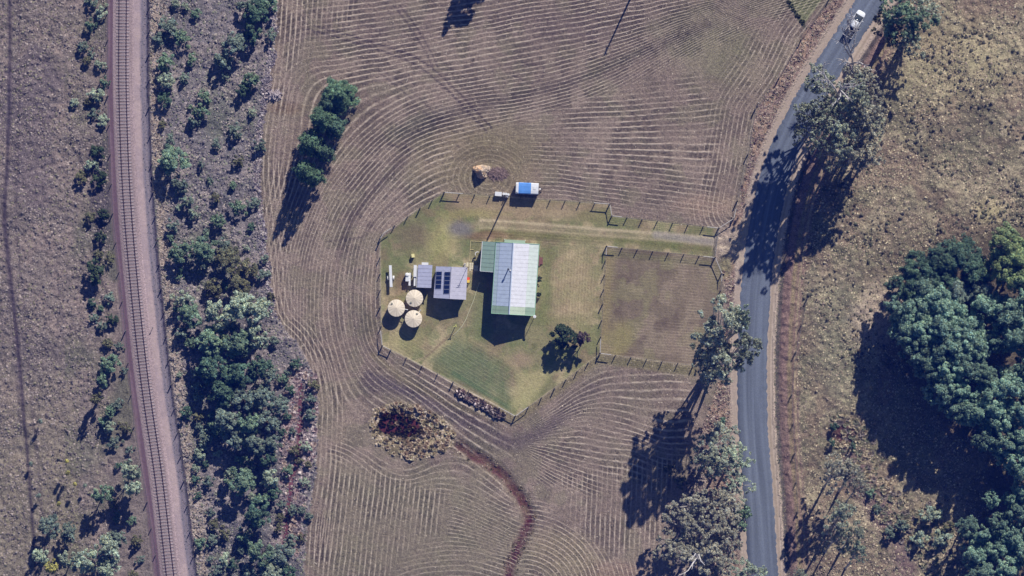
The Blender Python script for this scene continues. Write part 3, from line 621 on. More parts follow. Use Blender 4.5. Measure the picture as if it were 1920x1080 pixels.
# tall tussocks: fans of blades
def tussocks(name, label, pts, rad, cols, seed, blades=46, hh=.55, up=1):
    g = np.random.default_rng(seed); n = len(pts); px, py = np.repeat(pts[:, 0], blades), np.repeat(pts[:, 1], blades)
    z0 = np.repeat(height(pts[:, 0].astype(np.float32), pts[:, 1].astype(np.float32)), blades); r_ = np.repeat(g.uniform(rad[0], rad[1], n), blades)
    N = n * blades; th = g.random(N) * 6.283; ru = np.sqrt(g.random(N)); x = (px - 960) * .1; y = (540 - py) * .1
    bx = x + np.cos(th) * ru * r_ * .35; by = y + np.sin(th) * ru * r_ * .35; tx = x + np.cos(th) * ru * r_; ty = y + np.sin(th) * ru * r_; tz = z0 + r_ * hh * (1 - .55 * ru ** 2) * g.uniform(.75, 1.1, N)
    wv_ = .09 + .1 * g.random(N); ox = -np.sin(th) * wv_; oy = np.cos(th) * wv_
    V = np.zeros((N, 4, 3), np.float32)
    V[:, 0] = np.stack([bx - ox * .5, by - oy * .5, z0 - .05], 1); V[:, 1] = np.stack([bx + ox * .5, by + oy * .5, z0 - .05], 1); V[:, 2] = np.stack([tx + ox, ty + oy, tz], 1); V[:, 3] = np.stack([tx - ox, ty - oy, tz - .05], 1)
    cc = np.clip(np.repeat(np.array(cols)[g.integers(0, len(cols), n)], blades, 0) * g.uniform(.85, 1.55, (N, 1)), 0, .8); CC = np.repeat(cc, 4, 0)
    me = np_mesh(name, V.reshape(-1, 3), np.arange(N * 4).reshape(-1, 4), CC, mats=[leaf_mat('dry_grass', (1, 1, 1), .12, 0)])
    o = link_mesh(name, me); tag(o, label, 'grass', kind='stuff'); return o
pale = [col(190, 172, 160), col(172, 156, 144), col(200, 184, 170), col(140, 130, 110)]
tussocks('pond_tussocks', 'tall pale tussocks ringing the small red pond', scatter(120, (680, 745, 860, 872), lambda x, y, z: z['pond'] * (1 - .93 * emask(x, y, 750, 795, 42, 22, .25, 15)) * (1 - .6 * emask(x, y, 730, 840, 30, 12, .3)), 8), (.3, .65), pale, 8, hh=1.1)
tussocks('ditch_tussocks', 'brown and olive tussocks along the ditch running from the pond', scatter(70, (850, 820, 1010, 1110), lambda x, y, z: sstep(16, 12, dline(x, y, DITCH)) * sstep(3, 7, dline(x, y, DITCH)), 9), (.15, .32), [col(150, 134, 120), col(118, 108, 90), col(160, 146, 136)], 9)
tussocks('drain_tussocks', 'pale pinkish tussocks along the red drain at the west edge of the hay field', scatter(300, (525, 600, 600, 1090), lambda x, y, z: (1 - z['field']) * sstep(7, 10, dline(x, y, DITCHL)) * sstep(34, 26, dline(x, y, DITCHL)), 10), (.25, .65), [col(170, 150, 158), col(148, 134, 144), col(182, 164, 162)], 10)
tussocks('fence_tussocks', 'thick mauve tussocks against the outside of the southern yard fence', scatter(70, (850, 720, 950, 790), lambda x, y, z: sstep(7, 4, dline(x, y, [(860, 735), (890, 752), (938, 779)])), 12), (.3, .6), [col(160, 144, 154), col(130, 120, 120), col(176, 160, 166)], 12, hh=1.3)
tussocks('bank_tussocks', 'straw and olive tussocks on the strip beside the railway bank', scatter(420, (270, 0, 420, 1090), lambda x, y, z: (z['dl'] < -52) * (z['dl'] > -84), 13), (.18, .45), [col(168, 156, 156), col(146, 138, 134), col(176, 164, 162)], 13, blades=24)
tussocks('roadside_tussocks', 'rusty and pale tussocks on the west verge of the road', scatter(420, (1240, -30, 1620, 1090), lambda x, y, z: (z['dr'] > 42) * (z['dr'] < 100) * (1 - z['field']) * (1 - z['yard']) * (1 - inpoly(x, y, [(1340, 405), (1420, 395), (1425, 520), (1362, 515), (1340, 484)])), 14), (.15, .42), [col(170, 150, 142), col(146, 124, 122), col(184, 168, 160), col(124, 114, 114)], 14, blades=24)
tussocks('gully_tussocks', 'grey and straw tussocks in the gully below the forest shadow', scatter(420, (1560, 760, 1800, 1090), lambda x, y, z: sstep(40, 20, dline(x, y, [(1590, 800), (1640, 900), (1700, 990), (1760, 1060)])) + .5 * emask(x, y, 1765, 985, 45, 60, .4), 15), (.3, .7), [col(160, 150, 132), col(130, 120, 122), col(120, 122, 106), col(180, 166, 150)], 15, blades=30)

tussocks('field_edge_tussocks', 'pale lilac tussocks along the west edge of the hay field', scatter(520, (470, -30, 620, 640), lambda x, y, z: sstep(16, 6, np.abs(dline(x, y, FIELD[:8]) )) * (1 - z['field']), 16), (.15, .42), [col(160, 150, 166), col(138, 130, 146), col(176, 164, 172)], 16, blades=26)
tussocks('drain_hedge', 'dark green rank growth lining the drain at the northeast field corner', scatter(60, (1440, -60, 1530, 70), lambda x, y, z: dline(x, y, [(1462, -60), (1477, 3), (1510, 50)]) < 3, 17), (.15, .35), [col(84, 92, 76), col(104, 108, 84)], 17, blades=30, hh=1.0)
tufts('pond_rim_grass', 'pale bulging grass clumps ringing the small red pond', scatter(800, (680, 745, 862, 875), lambda x, y, z: z['pond'] * (1 - .97 * emask(x, y, 750, 795, 44, 24, .2, 15)) * (1 - .6 * emask(x, y, 730, 840, 30, 12, .3)), 88), (.14, .4), (.5, 1.1), [col(186, 170, 158), col(168, 152, 140), col(140, 128, 108), col(200, 186, 176), col(112, 100, 84)], 88, k=7)
tufts('drain_rim_grass', 'pale mauve grass clumps either side of the red drain', scatter(420, (525, 600, 600, 1090), lambda x, y, z: (1 - z['field']) * sstep(7, 10, dline(x, y, DITCHL)) * sstep(34, 26, dline(x, y, DITCHL)), 89), (.2, .42), (.4, .8), [col(190, 174, 182), col(168, 154, 164), col(206, 190, 194)], 89, k=7)
tufts('field_rim_grass', 'pale clumps along the west margin of the hay field', scatter(700, (470, -30, 620, 640), lambda x, y, z: sstep(14, 5, np.abs(dline(x, y, FIELD[:8]))) * (1 - z['field']), 90), (.14, .34), (.4, .8), [col(182, 172, 184), col(160, 152, 164), col(198, 186, 190)], 90, k=6)
tufts('hedge_top_grass', 'mauve seed heads along the southern yard fence', scatter(60, (850, 720, 950, 790), lambda x, y, z: sstep(6, 3, dline(x, y, [(862, 736), (890, 752), (938, 778)])), 91), (.25, .45), (1.7, 2.4), [col(206, 190, 198), col(176, 162, 170), col(222, 206, 210)], 91, k=7)
# pond water with red weed
wm = mat('red_water_weed', col(76, 36, 42), .5, .6, .9)
b = MB(); n_ = 28
b.v = [tuple(P(748 + 36 * math.cos(t) * (1 + .12 * math.sin(3 * t)), 796 + 20 * math.sin(t) * (1 + .1 * math.cos(5 * t)), -.42)) for t in [2 * math.pi * i / n_ for i in range(n_)]][::-1]
b.f = [tuple(range(n_))]; b.m = [0]
o = b.build('water', wm)
tussocks('pond_weed', 'olive and rusty clumps standing in the red pond water', scatter(110, (700, 765, 800, 835), lambda x, y, z: emask(x, y, 750, 797, 42, 22, .2, 15), 18), (.2, .42), [col(92, 84, 62), col(100, 62, 60), col(134, 120, 92), col(76, 72, 58)], 18, blades=26, hh=2.0); tag(o, 'red weed covered water in the middle of the small pond', kind='structure')

# ------------------------------------------------------------------ trees
def leaves(centers, radii, counts, lsize, seed, zs=.8, up=.25, shell=.35, cvar=.35, aspect=.6):
    g = np.random.default_rng(seed); Vs = []; Cs = []
    for c, r, n in zip(centers, radii, counts):
        n = int(n); d = g.normal(size=(n, 3)); d[:, 2] = np.abs(d[:, 2]) * .9 - .25 * g.random(n); d /= np.linalg.norm(d, axis=1)[:, None]
        rad = r * (1 - shell * g.random(n) ** 1.5); p = np.array(c) + d * rad[:, None] * np.array([1, 1, zs])
        nr = d + g.normal(size=(n, 3)) * .55 + np.array([0, 0, up]); nr /= np.linalg.norm(nr, axis=1)[:, None]
        a = np.cross(nr, g.normal(size=(n, 3))); a /= np.linalg.norm(a, axis=1)[:, None]; bb = np.cross(nr, a)
        s = (lsize * (.6 + .8 * g.random(n)))[:, None]
        q = np.stack([p - a * s, p - bb * s * aspect, p + a * s, p + bb * s * aspect], 1); Vs.append(q)
        br = (1 - cvar) + 2 * cvar * g.random(n); tint = 1 + .12 * g.normal(size=(n, 1)) * np.array([[1, .3, -.8]])
        cc = br[:, None] * tint * (1 + .2 * g.normal()); Cs.append(np.repeat(np.clip(cc, .15, 2.2), 4, 0))
    V = np.concatenate(Vs).reshape(-1, 3); return V, np.arange(len(V)).reshape(-1, 4), np.concatenate(Cs)
def tree_meshes(kind, seed):
    """one crown + one trunk mesh, base at the origin"""
    g = random.Random(seed); cen = []; rad = []
    if kind == 'forest':          # R 4.5 H 14
        Rr, H = 4.5, 14.
        for i in range(34):
            t = g.random() * 6.283; u = math.sqrt(g.random()); rr_ = Rr * .82 * u
            cen.append((rr_ * math.cos(t), rr_ * math.sin(t), H - 1.6 - 5.2 * u ** 2.2 + g.uniform(-.9, .5))); rad.append(g.uniform(.75, 1.35))
        cnt = [250 * r * r for r in rad]; ls = .17; kw = dict(zs=.85, shell=.5)
    elif kind == 'round':         # R 2.6 H 6
        Rr, H = 2.6, 6.
        for i in range(22):
            t = g.random() * 6.283; u = math.sqrt(g.random()); rr_ = Rr * .78 * u
            cen.append((rr_ * math.cos(t), rr_ * math.sin(t), H - .9 - 2.6 * u ** 2.2 + g.uniform(-.4, .3))); rad.append(g.uniform(.5, .85))
        cnt = [420 * r * r for r in rad]; ls = .15; kw = dict(zs=.85, shell=.6)
    elif kind == 'bush':          # R 1.6 H 2.6
        Rr, H = 1.6, 2.6
        for i in range(15):
            t = g.random() * 6.283; u = g.random() ** .5; rr_ = Rr * .8 * u * (1 + .3 * math.sin(2 * t + seed))
            cen.append((rr_ * math.cos(t), rr_ * math.sin(t), H - .6 - 1.2 * u * u + g.uniform(-.5, .25))); rad.append(g.uniform(.28, .6))
        cnt = [520 * r * r for r in rad]; ls = .13; kw = dict(zs=.8, shell=.6)
    elif kind == 'gum':           # R 5 H 20
        Rr, H = 5., 20.
        for i in range(62):
            t = g.random() * 6.283; u = g.random() ** .55; rr_ = Rr * u * (1 + .3 * math.sin(2 * t + seed) + .15 * math.sin(5 * t))
            cen.append((rr_ * math.cos(t), rr_ * math.sin(t), H - .7 - 6.5 * u * u * g.uniform(.6, 1.1) + g.uniform(-2.8, .3))); rad.append(g.uniform(.4, 1.0))
        cnt = [340 * r * r + 30 for r in rad]; ls = .2; kw = dict(zs=.75, shell=.95, cvar=.5, aspect=.4)
    elif kind == 'casuarina':     # R 2.3 H 9 feathery spire
        Rr, H = 2.3, 9.
        for i in range(30):
            u = i / 29; t = i * 2.4; z = 1.6 + (H - 2.0) * u; rr_ = Rr * (1 - u) ** .75 * .72
            cen.append((rr_ * math.cos(t), rr_ * math.sin(t), z)); rad.append(.45 + .55 * (1 - u))
        cnt = [420 * r * r + 20 for r in rad]; ls = .15; kw = dict(zs=1.2, shell=.8, cvar=.5, aspect=.4, up=.3)
    elif kind == 'sapling':       # R .6 H 2.2
        Rr, H = .6, 2.2
        for i in range(5): cen.append((g.uniform(-.25, .25), g.uniform(-.25, .25), g.uniform(1.2, 2.0))); rad.append(g.uniform(.22, .38))
        cnt = [60] * 5; ls = .1; kw = dict()
    if kind in ('forest', 'round', 'gum', 'bush', 'casuarina'):
        c2, r2_, n2_ = [], [], []
        for c, r, n in zip(cen, rad, cnt):
            q = 6 if kind == 'forest' else 5
            for k in range(q):
                d = Vector((g.gauss(0, 1), g.gauss(0, 1), g.gauss(0, .7) + .3)).normalized() * r * g.uniform(.45, .95)
                f = g.uniform(.38, .62); c2.append((c[0] + d.x, c[1] + d.y, c[2] + d.z * .8)); r2_.append(r * f); n2_.append(n * f * f * .85 + 4)
        cl, rl, nl = c2, r2_, n2_
    else: cl, rl, nl = cen, rad, cnt
    V, F_, CC = leaves(cl, rl, nl, ls, seed + 5, **kw)
    crown = np_mesh('crown', V, F_, CC)
    b = MB(); rb = {'forest': .3, 'round': .16, 'bush': .07, 'gum': .42, 'casuarina': .16, 'sapling': .04}[kind]
    fork = H * {'forest': .45, 'round': .35, 'bush': .2, 'gum': .45, 'casuarina': .75, 'sapling': .6}[kind]
    pts = [(0, 0, -.2), (g.uniform(-.2, .2) * rb * 3, g.uniform(-.2, .2) * rb * 3, fork * .5), (0, 0, fork)]
    b.tube(pts, [rb * 1.25, rb, rb * .8], 8)
    if kind == 'casuarina': b.tube([(0, 0, fork), (0, 0, H - .3)], [rb * .8, .03], 6)
    for c, r in list(zip(cen, rad))[::(4 if kind == 'gum' else 3)]:
        mid = Vector(c) * .5; mid.z = fork + (c[2] - fork) * .45 + .2
        if kind == 'casuarina': b.tube([(0, 0, max(1, c[2] - .6)), tuple(c)], [.05, .02], 4)
        else: b.tube([(0, 0, fork * .97), tuple(mid), tuple(c)], [rb * .5, rb * .28, rb * .08], 5)
    me = bpy.data.meshes.new('trunk'); me.from_pydata(b.v, [], b.f); me.update()
    return crown, me, Rr, H
LM = {'row': leaf_mat('row_tree_leaf', col(100, 126, 104)), 'forest': leaf_mat('forest_leaf', col(126, 150, 138), .2, .3), 'dark': leaf_mat('dark_leaf', col(92, 116, 102)), 'bright': leaf_mat('yellow_green_leaf', col(136, 152, 114)),
      'gum': leaf_mat('grey_gum_leaf', col(164, 170, 160)), 'gumbrown': leaf_mat('brown_grey_gum_leaf', col(168, 166, 158)), 'pale': leaf_mat('pale_sage_leaf', col(166, 178, 166)), 'green': leaf_mat('mid_green_leaf', col(124, 146, 128)),
      'scrub': leaf_mat('scrub_leaf', col(126, 140, 134)), 'olive': leaf_mat('olive_leaf', col(118, 118, 96)), 'yellow': leaf_mat('yellow_leaf', col(176, 172, 110)), 'deep': leaf_mat('deep_green_leaf', col(72, 88, 70)), 'purple': leaf_mat('purple_brown_leaf', col(98, 84, 88))}
BARK = {'brown': mat('brown_bark', (.09, .07, .06), .9, .3, 2), 'white': mat('white_bark', (.5, .47, .43), .8, .25, 1.2)}
VAR = {}
def proto(kind, leaf, v):
    k = (kind, leaf, v)
    if k not in VAR:
        base = (kind, v)
        if base not in VAR: VAR[base] = tree_meshes(kind, 100 + v * 7 + len(kind))
        cr, tr, Rr, H = VAR[base]
        c2 = cr.copy(); c2.materials.clear(); c2.materials.append(LM[leaf])
        t2 = tr.copy(); t2.materials.clear(); t2.materials.append(BARK['white' if kind == 'gum' else 'brown'])
        VAR[k] = (c2, t2, Rr, H)
    return VAR[k]
TREES = []
def tree(kind, leaf, cx, cy, r, H, zone, base=None, word='tree', look=None):
    TREES.append(dict(kind=kind, leaf=leaf, cx=cx, cy=cy, r=r, H=H, zone=zone, base=base, word=word, look=look))
VERGE = 'on the railway\'s west verge'; SCR = 'in scrub between railway and field'; FRS = 'in the eastern forest'
for cx, cy, r, H, lf in [(190, 20, 15, 2.4, 'pale'), (168, 45, 13, 2.5, 'green'), (180, 178, 17, 2.6, 'pale'), (165, 190, 11, 2, 'olive'), (192, 226, 12, 1.8, 'pale'), (187, 122, 12, 1.8, 'pale'), (170, 100, 10, 1.5, 'scrub'),
                         (183, 285, 16, 3.0, 'deep'), (186, 335, 17, 3.0, 'deep'), (192, 400, 14, 2.2, 'deep'), (188, 445, 12, 2.2, 'deep'), (180, 510, 24, 3.6, 'deep'), (205, 485, 12, 1.8, 'olive'), (205, 560, 12, 2, 'scrub'), (210, 600, 13, 2, 'deep'),
                         (203, 645, 12, 2, 'olive'), (206, 682, 20, 3.4, 'green'), (190, 712, 16, 3, 'green'), (224, 650, 10, 1.8, 'scrub'), (196, 790, 13, 3, 'green'), (178, 748, 13, 6.5, 'olive'), (204, 775, 13, 4, 'green'), (203, 800, 13, 3, 'pale'), (218, 760, 14, 2, 'scrub'), (215, 830, 15, 2, 'scrub')]:
    tree('bush', lf, cx, cy, r, H, VERGE, word='bush')
for cx, cy, r, H, lf in [(243, 882, 22, 8.5, 'pale'), (246, 912, 20, 8, 'pale'), (190, 925, 22, 7.5, 'green'), (152, 790, 1, 1, 'green')][:3] + [(92, 990, 24, 7, 'scrub'), (128, 1000, 20, 6, 'scrub'), (75, 1045, 18, 6.5, 'pale'), (95, 1062, 16, 6, 'yellow'), (130, 1050, 24, 7.5, 'pale'), (160, 1052, 26, 8, 'pale'), (205, 1030, 30, 9, 'pale'), (198, 1068, 26, 8.5, 'pale'), (222, 1012, 18, 7, 'scrub')]:
    tree('round', lf, cx, cy, r, H, VERGE)
for cx, cy, H in [(124, 864, 5), (127, 887, 4.2), (139, 907, 3.6), (110, 945, 3.2), (158, 909, 2.6), (75, 790, 3.4), (60, 870, 2.4), (72, 930, 2.6)]:
    tree('sapling', 'yellow' if cx > 100 and cx < 150 else 'scrub', cx, cy, 6, H, VERGE, word='sapling')
S = [(480, 22, 24, 5, 'dark'), (500, 8, 18, 4, 'green'), (462, 12, 16, 4, 'scrub'), (472, 58, 20, 4.5, 'dark'), (440, 84, 22, 4.5, 'scrub'), (416, 112, 17, 4, 'scrub'), (466, 148, 16, 3.5, 'green'), (455, 168, 12, 3, 'dark'), (320, 48, 20, 3, 'scrub'), (340, 72, 17, 3, 'green'), (300, 70, 12, 2, 'scrub'),
     (308, 116, 17, 3.2, 'green'), (313, 152, 17, 3.4, 'pale'), (308, 186, 13, 2.6, 'dark'), (385, 180, 13, 2.6, 'green'), (372, 207, 16, 3.2, 'green'), (362, 226, 12, 2.5, 'scrub'), (440, 246, 14, 2.8, 'scrub'), (326, 300, 27, 5.5, 'green'), (335, 345, 15, 3, 'scrub'), (318, 262, 11, 2, 'scrub'),
     (447, 390, 15, 3, 'green'), (322, 422, 12, 2.4, 'scrub'), (350, 378, 12, 2.6, 'scrub'), (410, 416, 15, 3, 'green'), (338, 474, 20, 4.5, 'green'), (382, 462, 25, 5.5, 'green'), (378, 492, 16, 3.4, 'scrub'), (428, 488, 24, 4.6, 'olive'), (462, 505, 20, 4, 'olive'), (450, 532, 22, 4, 'olive'), (398, 540, 16, 3.2, 'olive'), (422, 460, 14, 3, 'scrub'),
     (340, 560, 18, 4, 'pale'), (358, 590, 23, 5, 'green'), (340, 625, 13, 3, 'scrub'), (360, 645, 13, 3, 'green'), (372, 745, 10, 2.4, 'scrub'), (385, 825, 17, 3.2, 'scrub'), (405, 800, 20, 4, 'green'), (368, 700, 10, 2.5, 'scrub'),
     (448, 902, 28, 6.5, 'green'), (432, 890, 12, 5, 'pale'), (505, 898, 17, 4, 'pale'), (480, 962, 26, 6, 'dark'), (492, 940, 16, 5, 'green'), (456, 1005, 15, 3.2, 'green'), (492, 1038, 28, 6, 'green'), (526, 1042, 24, 5.5, 'scrub'), (545, 1015, 12, 4, 'scrub'), (510, 1072, 22, 5, 'pale'), (420, 1000, 12, 2.4, 'olive'), (400, 985, 10, 2, 'olive'), (465, 1072, 14, 3, 'scrub'), (540, 1075, 18, 5, 'dark'), (512, 925, 12, 3, 'dark'), (470, 870, 10, 3, 'scrub')]
for cx, cy, r, H, lf in S: tree('bush' if r < 21 else 'round', lf, cx, cy, r * 1.15, H, SCR, word='bush' if r < 21 else 'tree')
for cx, cy, r, H, lf in [(412, 590, 34, 9, 'pale'), (445, 575, 30, 9, 'pale'), (482, 585, 30, 9, 'pale'), (395, 640, 34, 8, 'green'), (440, 640, 36, 8.5, 'green'), (482, 630, 28, 8.5, 'pale'), (400, 690, 34, 7, 'dark'), (448, 700, 34, 7.5, 'dark'), (488, 690, 26, 7, 'dark'), (415, 740, 32, 7, 'dark'), (455, 750, 30, 7.5, 'scrub'), (490, 745, 26, 7, 'scrub'), (505, 705, 18, 6, 'scrub'),
                         (425, 785, 30, 7, 'scrub'), (465, 790, 28, 7, 'green'), (500, 790, 26, 6.5, 'scrub'), (522, 760, 20, 5.5, 'scrub'), (440, 825, 24, 5.5, 'scrub'), (478, 830, 26, 6, 'scrub'), (512, 830, 20, 5.5, 'scrub'), (500, 860, 18, 4.5, 'dark')]:
    tree('round', lf, cx, cy, r, H, SCR)
ROWZ = 'in the tree line inside the hay field'
for cx, cy, r, H, lf in [(637, 176, 28, 7.5, 'green'), (618, 196, 17, 7, 'dark'), (604, 222, 23, 9.5, 'green'), (627, 238, 18, 8, 'dark'), (583, 269, 22, 10, 'green'), (607, 284, 15, 8.5, 'dark'), (568, 316, 17, 10.5, 'green'), (586, 330, 16, 10.5, 'green')]:
    tree('casuarina', 'row' if lf == 'green' else 'dark', cx, cy, r * 1.28, H, ROWZ)
F4 = [(1768, 492, 32, 12.5, 'dark'), (1725, 505, 27, 12, 'dark'), (1805, 482, 30, 12, 'dark'), (1832, 512, 26, 12, 'dark'), (1700, 540, 26, 12, 'dark'), (1738, 545, 28, 12.5, 'forest'), (1772, 530, 24, 12, 'dark'), (1795, 548, 24, 12, 'scrub'), (1840, 545, 22, 11, 'scrub'),
      (1888, 462, 30, 15, 'bright'), (1915, 480, 30, 15, 'bright'), (1880, 500, 26, 14.5, 'bright'), (1905, 520, 24, 14, 'bright'), (1695, 580, 26, 13.5, 'forest'), (1725, 585, 28, 14, 'forest'), (1762, 570, 32, 15, 'forest'), (1790, 588, 26, 14, 'forest'), (1850, 572, 26, 13, 'forest'), (1895, 590, 32, 14, 'forest'), (1925, 560, 28, 14, 'forest'),
      (1700, 622, 26, 14, 'forest'), (1735, 622, 30, 15, 'forest'), (1772, 615, 32, 15.5, 'forest'), (1810, 620, 32, 15, 'forest'), (1830, 655, 26, 14, 'forest'), (1910, 630, 28, 14, 'forest'), (1720, 660, 24, 13.5, 'forest'), (1758, 655, 28, 15, 'forest'), (1795, 655, 32, 15.5, 'forest'), (1865, 640, 18, 12, 'forest'),
      (1745, 690, 24, 14, 'forest'), (1780, 695, 28, 14.5, 'forest'), (1818, 690, 28, 14.5, 'forest'), (1770, 735, 26, 14, 'forest'), (1805, 735, 22, 14, 'forest'), (1850, 705, 20, 13, 'forest'), (1865, 745, 28, 14.5, 'forest'), (1900, 725, 30, 15, 'forest'), (1930, 690, 24, 14, 'forest'), (1795, 765, 24, 13.5, 'forest'), (1825, 775, 22, 13.5, 'forest'),
      (1875, 785, 26, 14, 'forest'), (1910, 775, 28, 14.5, 'forest'), (1850, 825, 20, 13.5, 'forest'), (1885, 830, 26, 14, 'forest'), (1918, 825, 24, 14, 'forest'), (1905, 865, 22, 13.5, 'forest'), (1930, 890, 26, 13, 'forest'), (1862, 938, 13, 11, 'forest'), (1898, 935, 13, 11, 'forest'), (1918, 925, 15, 12, 'forest'),
      (1818, 992, 18, 12, 'forest'), (1840, 1005, 17, 12, 'forest'), (1875, 985, 18, 12, 'forest'), (1912, 965, 24, 13, 'forest'), (1900, 1010, 22, 13, 'forest'), (1870, 1030, 20, 12, 'forest'), (1830, 1040, 22, 12, 'forest'), (1925, 1040, 26, 13, 'forest'), (1885, 1065, 26, 13, 'forest'), (1840, 1080, 26, 13, 'forest'), (1960, 980, 30, 14, 'forest'), (1965, 760, 34, 15, 'forest'), (1960, 620, 34, 15, 'forest'), (1965, 860, 30, 14, 'forest'), (1960, 500, 30, 14, 'forest')]
for cx, cy, r, H, lf in F4: tree('forest', lf, cx, cy, r * 1.36, H, FRS)
RW = 'at the road\'s west edge'; RE = 'at the road\'s east edge'; GU = 'by the eastern gully'
tree('gum', 'gum', 1358, 615, 56, 31, RW, base=(1330, 692)); tree('gum', 'gum', 1345, 668, 38, 26, RW, base=(1324, 702)); tree('gum', 'gum', 1396, 655, 34, 28, RW, base=(1338, 690)); tree('gum', 'gum', 1342, 690, 30, 15, RW, base=(1326, 705)); tree('gum', 'gum', 1322, 700, 24, 12, RW, base=(1318, 712)); tree('gum', 'gum', 1320, 650, 26, 22, RW, base=(1322, 700)); tree('gum', 'pale', 1392, 592, 22, 29, RW, base=(1340, 680))
for cx, cy, r, H, lf in [(1340, 832, 30, 12, 'gum'), (1375, 855, 24, 11, 'pale'), (1350, 870, 24, 11, 'gum'), (1322, 862, 15, 12, 'gum'), (1382, 905, 22, 9, 'pale'), (1372, 945, 24, 11, 'gumbrown'), (1350, 930, 17, 10, 'gumbrown'), (1300, 945, 24, 12, 'gumbrown'), (1285, 985, 26, 13, 'gumbrown'), (1340, 990, 28, 14, 'gumbrown'), (1365, 1000, 24, 13, 'gumbrown'), (1330, 1035, 28, 14, 'gumbrown'), (1290, 1040, 26, 13, 'gumbrown'), (1352, 1060, 26, 13, 'gumbrown'), (1262, 1030, 22, 12, 'gumbrown'), (1402, 1075, 26, 11, 'pale')]:
    tree('gum', lf, cx, cy, r * 1.28, H, RW, base=(cx - 6, cy + 12))
for cx, cy, r, H, lf in [(1392, 960, 18, 5, 'green'), (1352, 795, 13, 3.5, 'dark'), (1390, 985, 14, 5, 'green'), (1280, 905, 14, 3, 'olive'), (1255, 880, 12, 3, 'olive')]: tree('bush', lf, cx, cy, r, H, RW, word='bush')
for cx, cy, r, H, lf in [(1685, 22, 32, 15, 'green'), (1712, 42, 28, 14, 'green'), (1672, 55, 22, 12, 'olive'), (1700, 78, 22, 12, 'gum'), (1735, 15, 22, 12, 'gum'), (1540, 158, 27, 17, 'gum'), (1605, 178, 24, 16, 'gum'), (1585, 205, 26, 16, 'gum'), (1555, 205, 20, 16, 'gum'), (1618, 148, 22, 15, 'gumbrown'), (1622, 215, 26, 16, 'gumbrown'), (1575, 245, 26, 15, 'gum'), (1545, 232, 18, 15, 'gum'), (1612, 255, 26, 14, 'gumbrown'), (1640, 190, 20, 14, 'gumbrown'), (1640, 240, 18, 12, 'gum'), (1525, 205, 20, 17, 'gum'), (1600, 290, 24, 14, 'gumbrown'), (1572, 282, 22, 15, 'gum'), (1530, 262, 18, 16, 'gum'), (1628, 285, 20, 12, 'gumbrown'), (1500, 250, 14, 14, 'gum'), (1508, 212, 16, 16, 'gum')]:
    tree('gum', lf, cx, cy, r * 1.3, H * ([1.4, 1.15, 1.3][int(cx) % 3] if cx < 1632 else 1.1), RE, base=(cx - 8, cy + 14) if cx > 1560 else (cx + 22, cy + 22))
for cx, cy, r, H, lf in [(1570, 878, 30, 16, 'gumbrown'), (1598, 885, 26, 15, 'gumbrown'), (1612, 905, 20, 12, 'gumbrown'), (1575, 965, 28, 17, 'gum'), (1600, 1000, 24, 16, 'gum'), (1572, 1000, 18, 15, 'gum'), (1610, 1030, 20, 15, 'pale'), (1505, 1085, 20, 16, 'gum')]:
    tree('gum', lf, cx, cy, r, H, GU, base=(cx - 25, cy + 35))
for cx, cy, r, H, lf in [(1565, 800, 8, 2, 'dark'), (1562, 830, 8, 2, 'dark'), (1600, 838, 8, 2, 'dark'), (1635, 925, 10, 2, 'green'), (1645, 955, 10, 2, 'scrub'), (1690, 985, 16, 3, 'scrub'), (1670, 1000, 12, 2.6, 'scrub'), (1748, 962, 22, 3.4, 'pale'), (1762, 1010, 22, 3.2, 'pale'), (1728, 1010, 18, 3, 'pale'), (1780, 990, 14, 3, 'olive')]:
    tree('bush', lf, cx, cy, r, H, GU, word='bush')
g_ = np.random.default_rng(77); fp = scatter(260, (285, -10, 600, 1085), lambda x, y, z: (z['dl'] < -62) * (1 - z['field']) * (.25 + .75 * (y > 380)), 71); vp = scatter(70, (118, 0, 300, 1085), lambda x, y, z: (z['dl'] > 36) * (z['dl'] < 95), 72)
have = [(t['cx'], t['cy'], t['r']) for t in TREES]
for pts_, zone_, mx in ((fp, SCR, 84), (vp, VERGE, 26)):
    k = 0
    for px_, py_ in pts_:
        if k >= mx: break
        rr_ = float(g_.uniform(7, 14))
        if any(math.hypot(px_ - a, py_ - b_) < .75 * (c_ + rr_) for a, b_, c_ in have): continue
        have.append((px_, py_, rr_)); k += 1
        tree('bush', ['scrub', 'olive', 'pale', 'green', 'scrub', 'dark'][int(g_.integers(0, 6))], float(px_), float(py_), rr_, rr_ * .17, zone_, word='bush')
YD = 'on the lawn east of the house'
tree('round', 'deep', 1050, 622, 24, 6.0, YD, base=(1055, 640)); tree('round', 'deep', 1068, 632, 22, 5.6, YD, base=(1060, 644)); tree('round', 'purple', 1094, 633, 15, 5.4, YD, base=(1094, 640))
HS = 'against the east wall of the house'
tree('bush', 'deep', 1010, 522, 7, 1.6, HS, word='bush'); tree('bush', 'deep', 1009, 552, 6, 1.7, HS, word='bush')
tree('bush', 'deep', 983, 775 - 0, 1, 1, HS); TREES.pop()
OUT = 'just beyond the top edge'
tree('forest', 'dark', 905, -62, 26, 9, OUT); tree('casuarina', 'dark', 880, -50, 18, 9, OUT)
ordw = ['', 'first', 'second', 'third', 'fourth', 'fifth', 'sixth', 'seventh', 'eighth', 'ninth', 'tenth'] + ['%dth' % i for i in range(11, 21)] + ['21st', '22nd', '23rd'] + ['%dth' % i for i in range(24, 31)] + ['31st', '32nd', '33rd'] + ['%dth' % i for i in range(34, 90)]
lookw = {'row': 'bluish green', 'forest': 'blue green', 'dark': 'dark green', 'bright': 'bright yellow green', 'gum': 'grey green', 'gumbrown': 'brownish grey', 'pale': 'pale sage', 'green': 'mid green', 'scrub': 'dull grey green', 'olive': 'olive', 'yellow': 'yellowish', 'deep': 'deep dark green', 'purple': 'purple brown'}
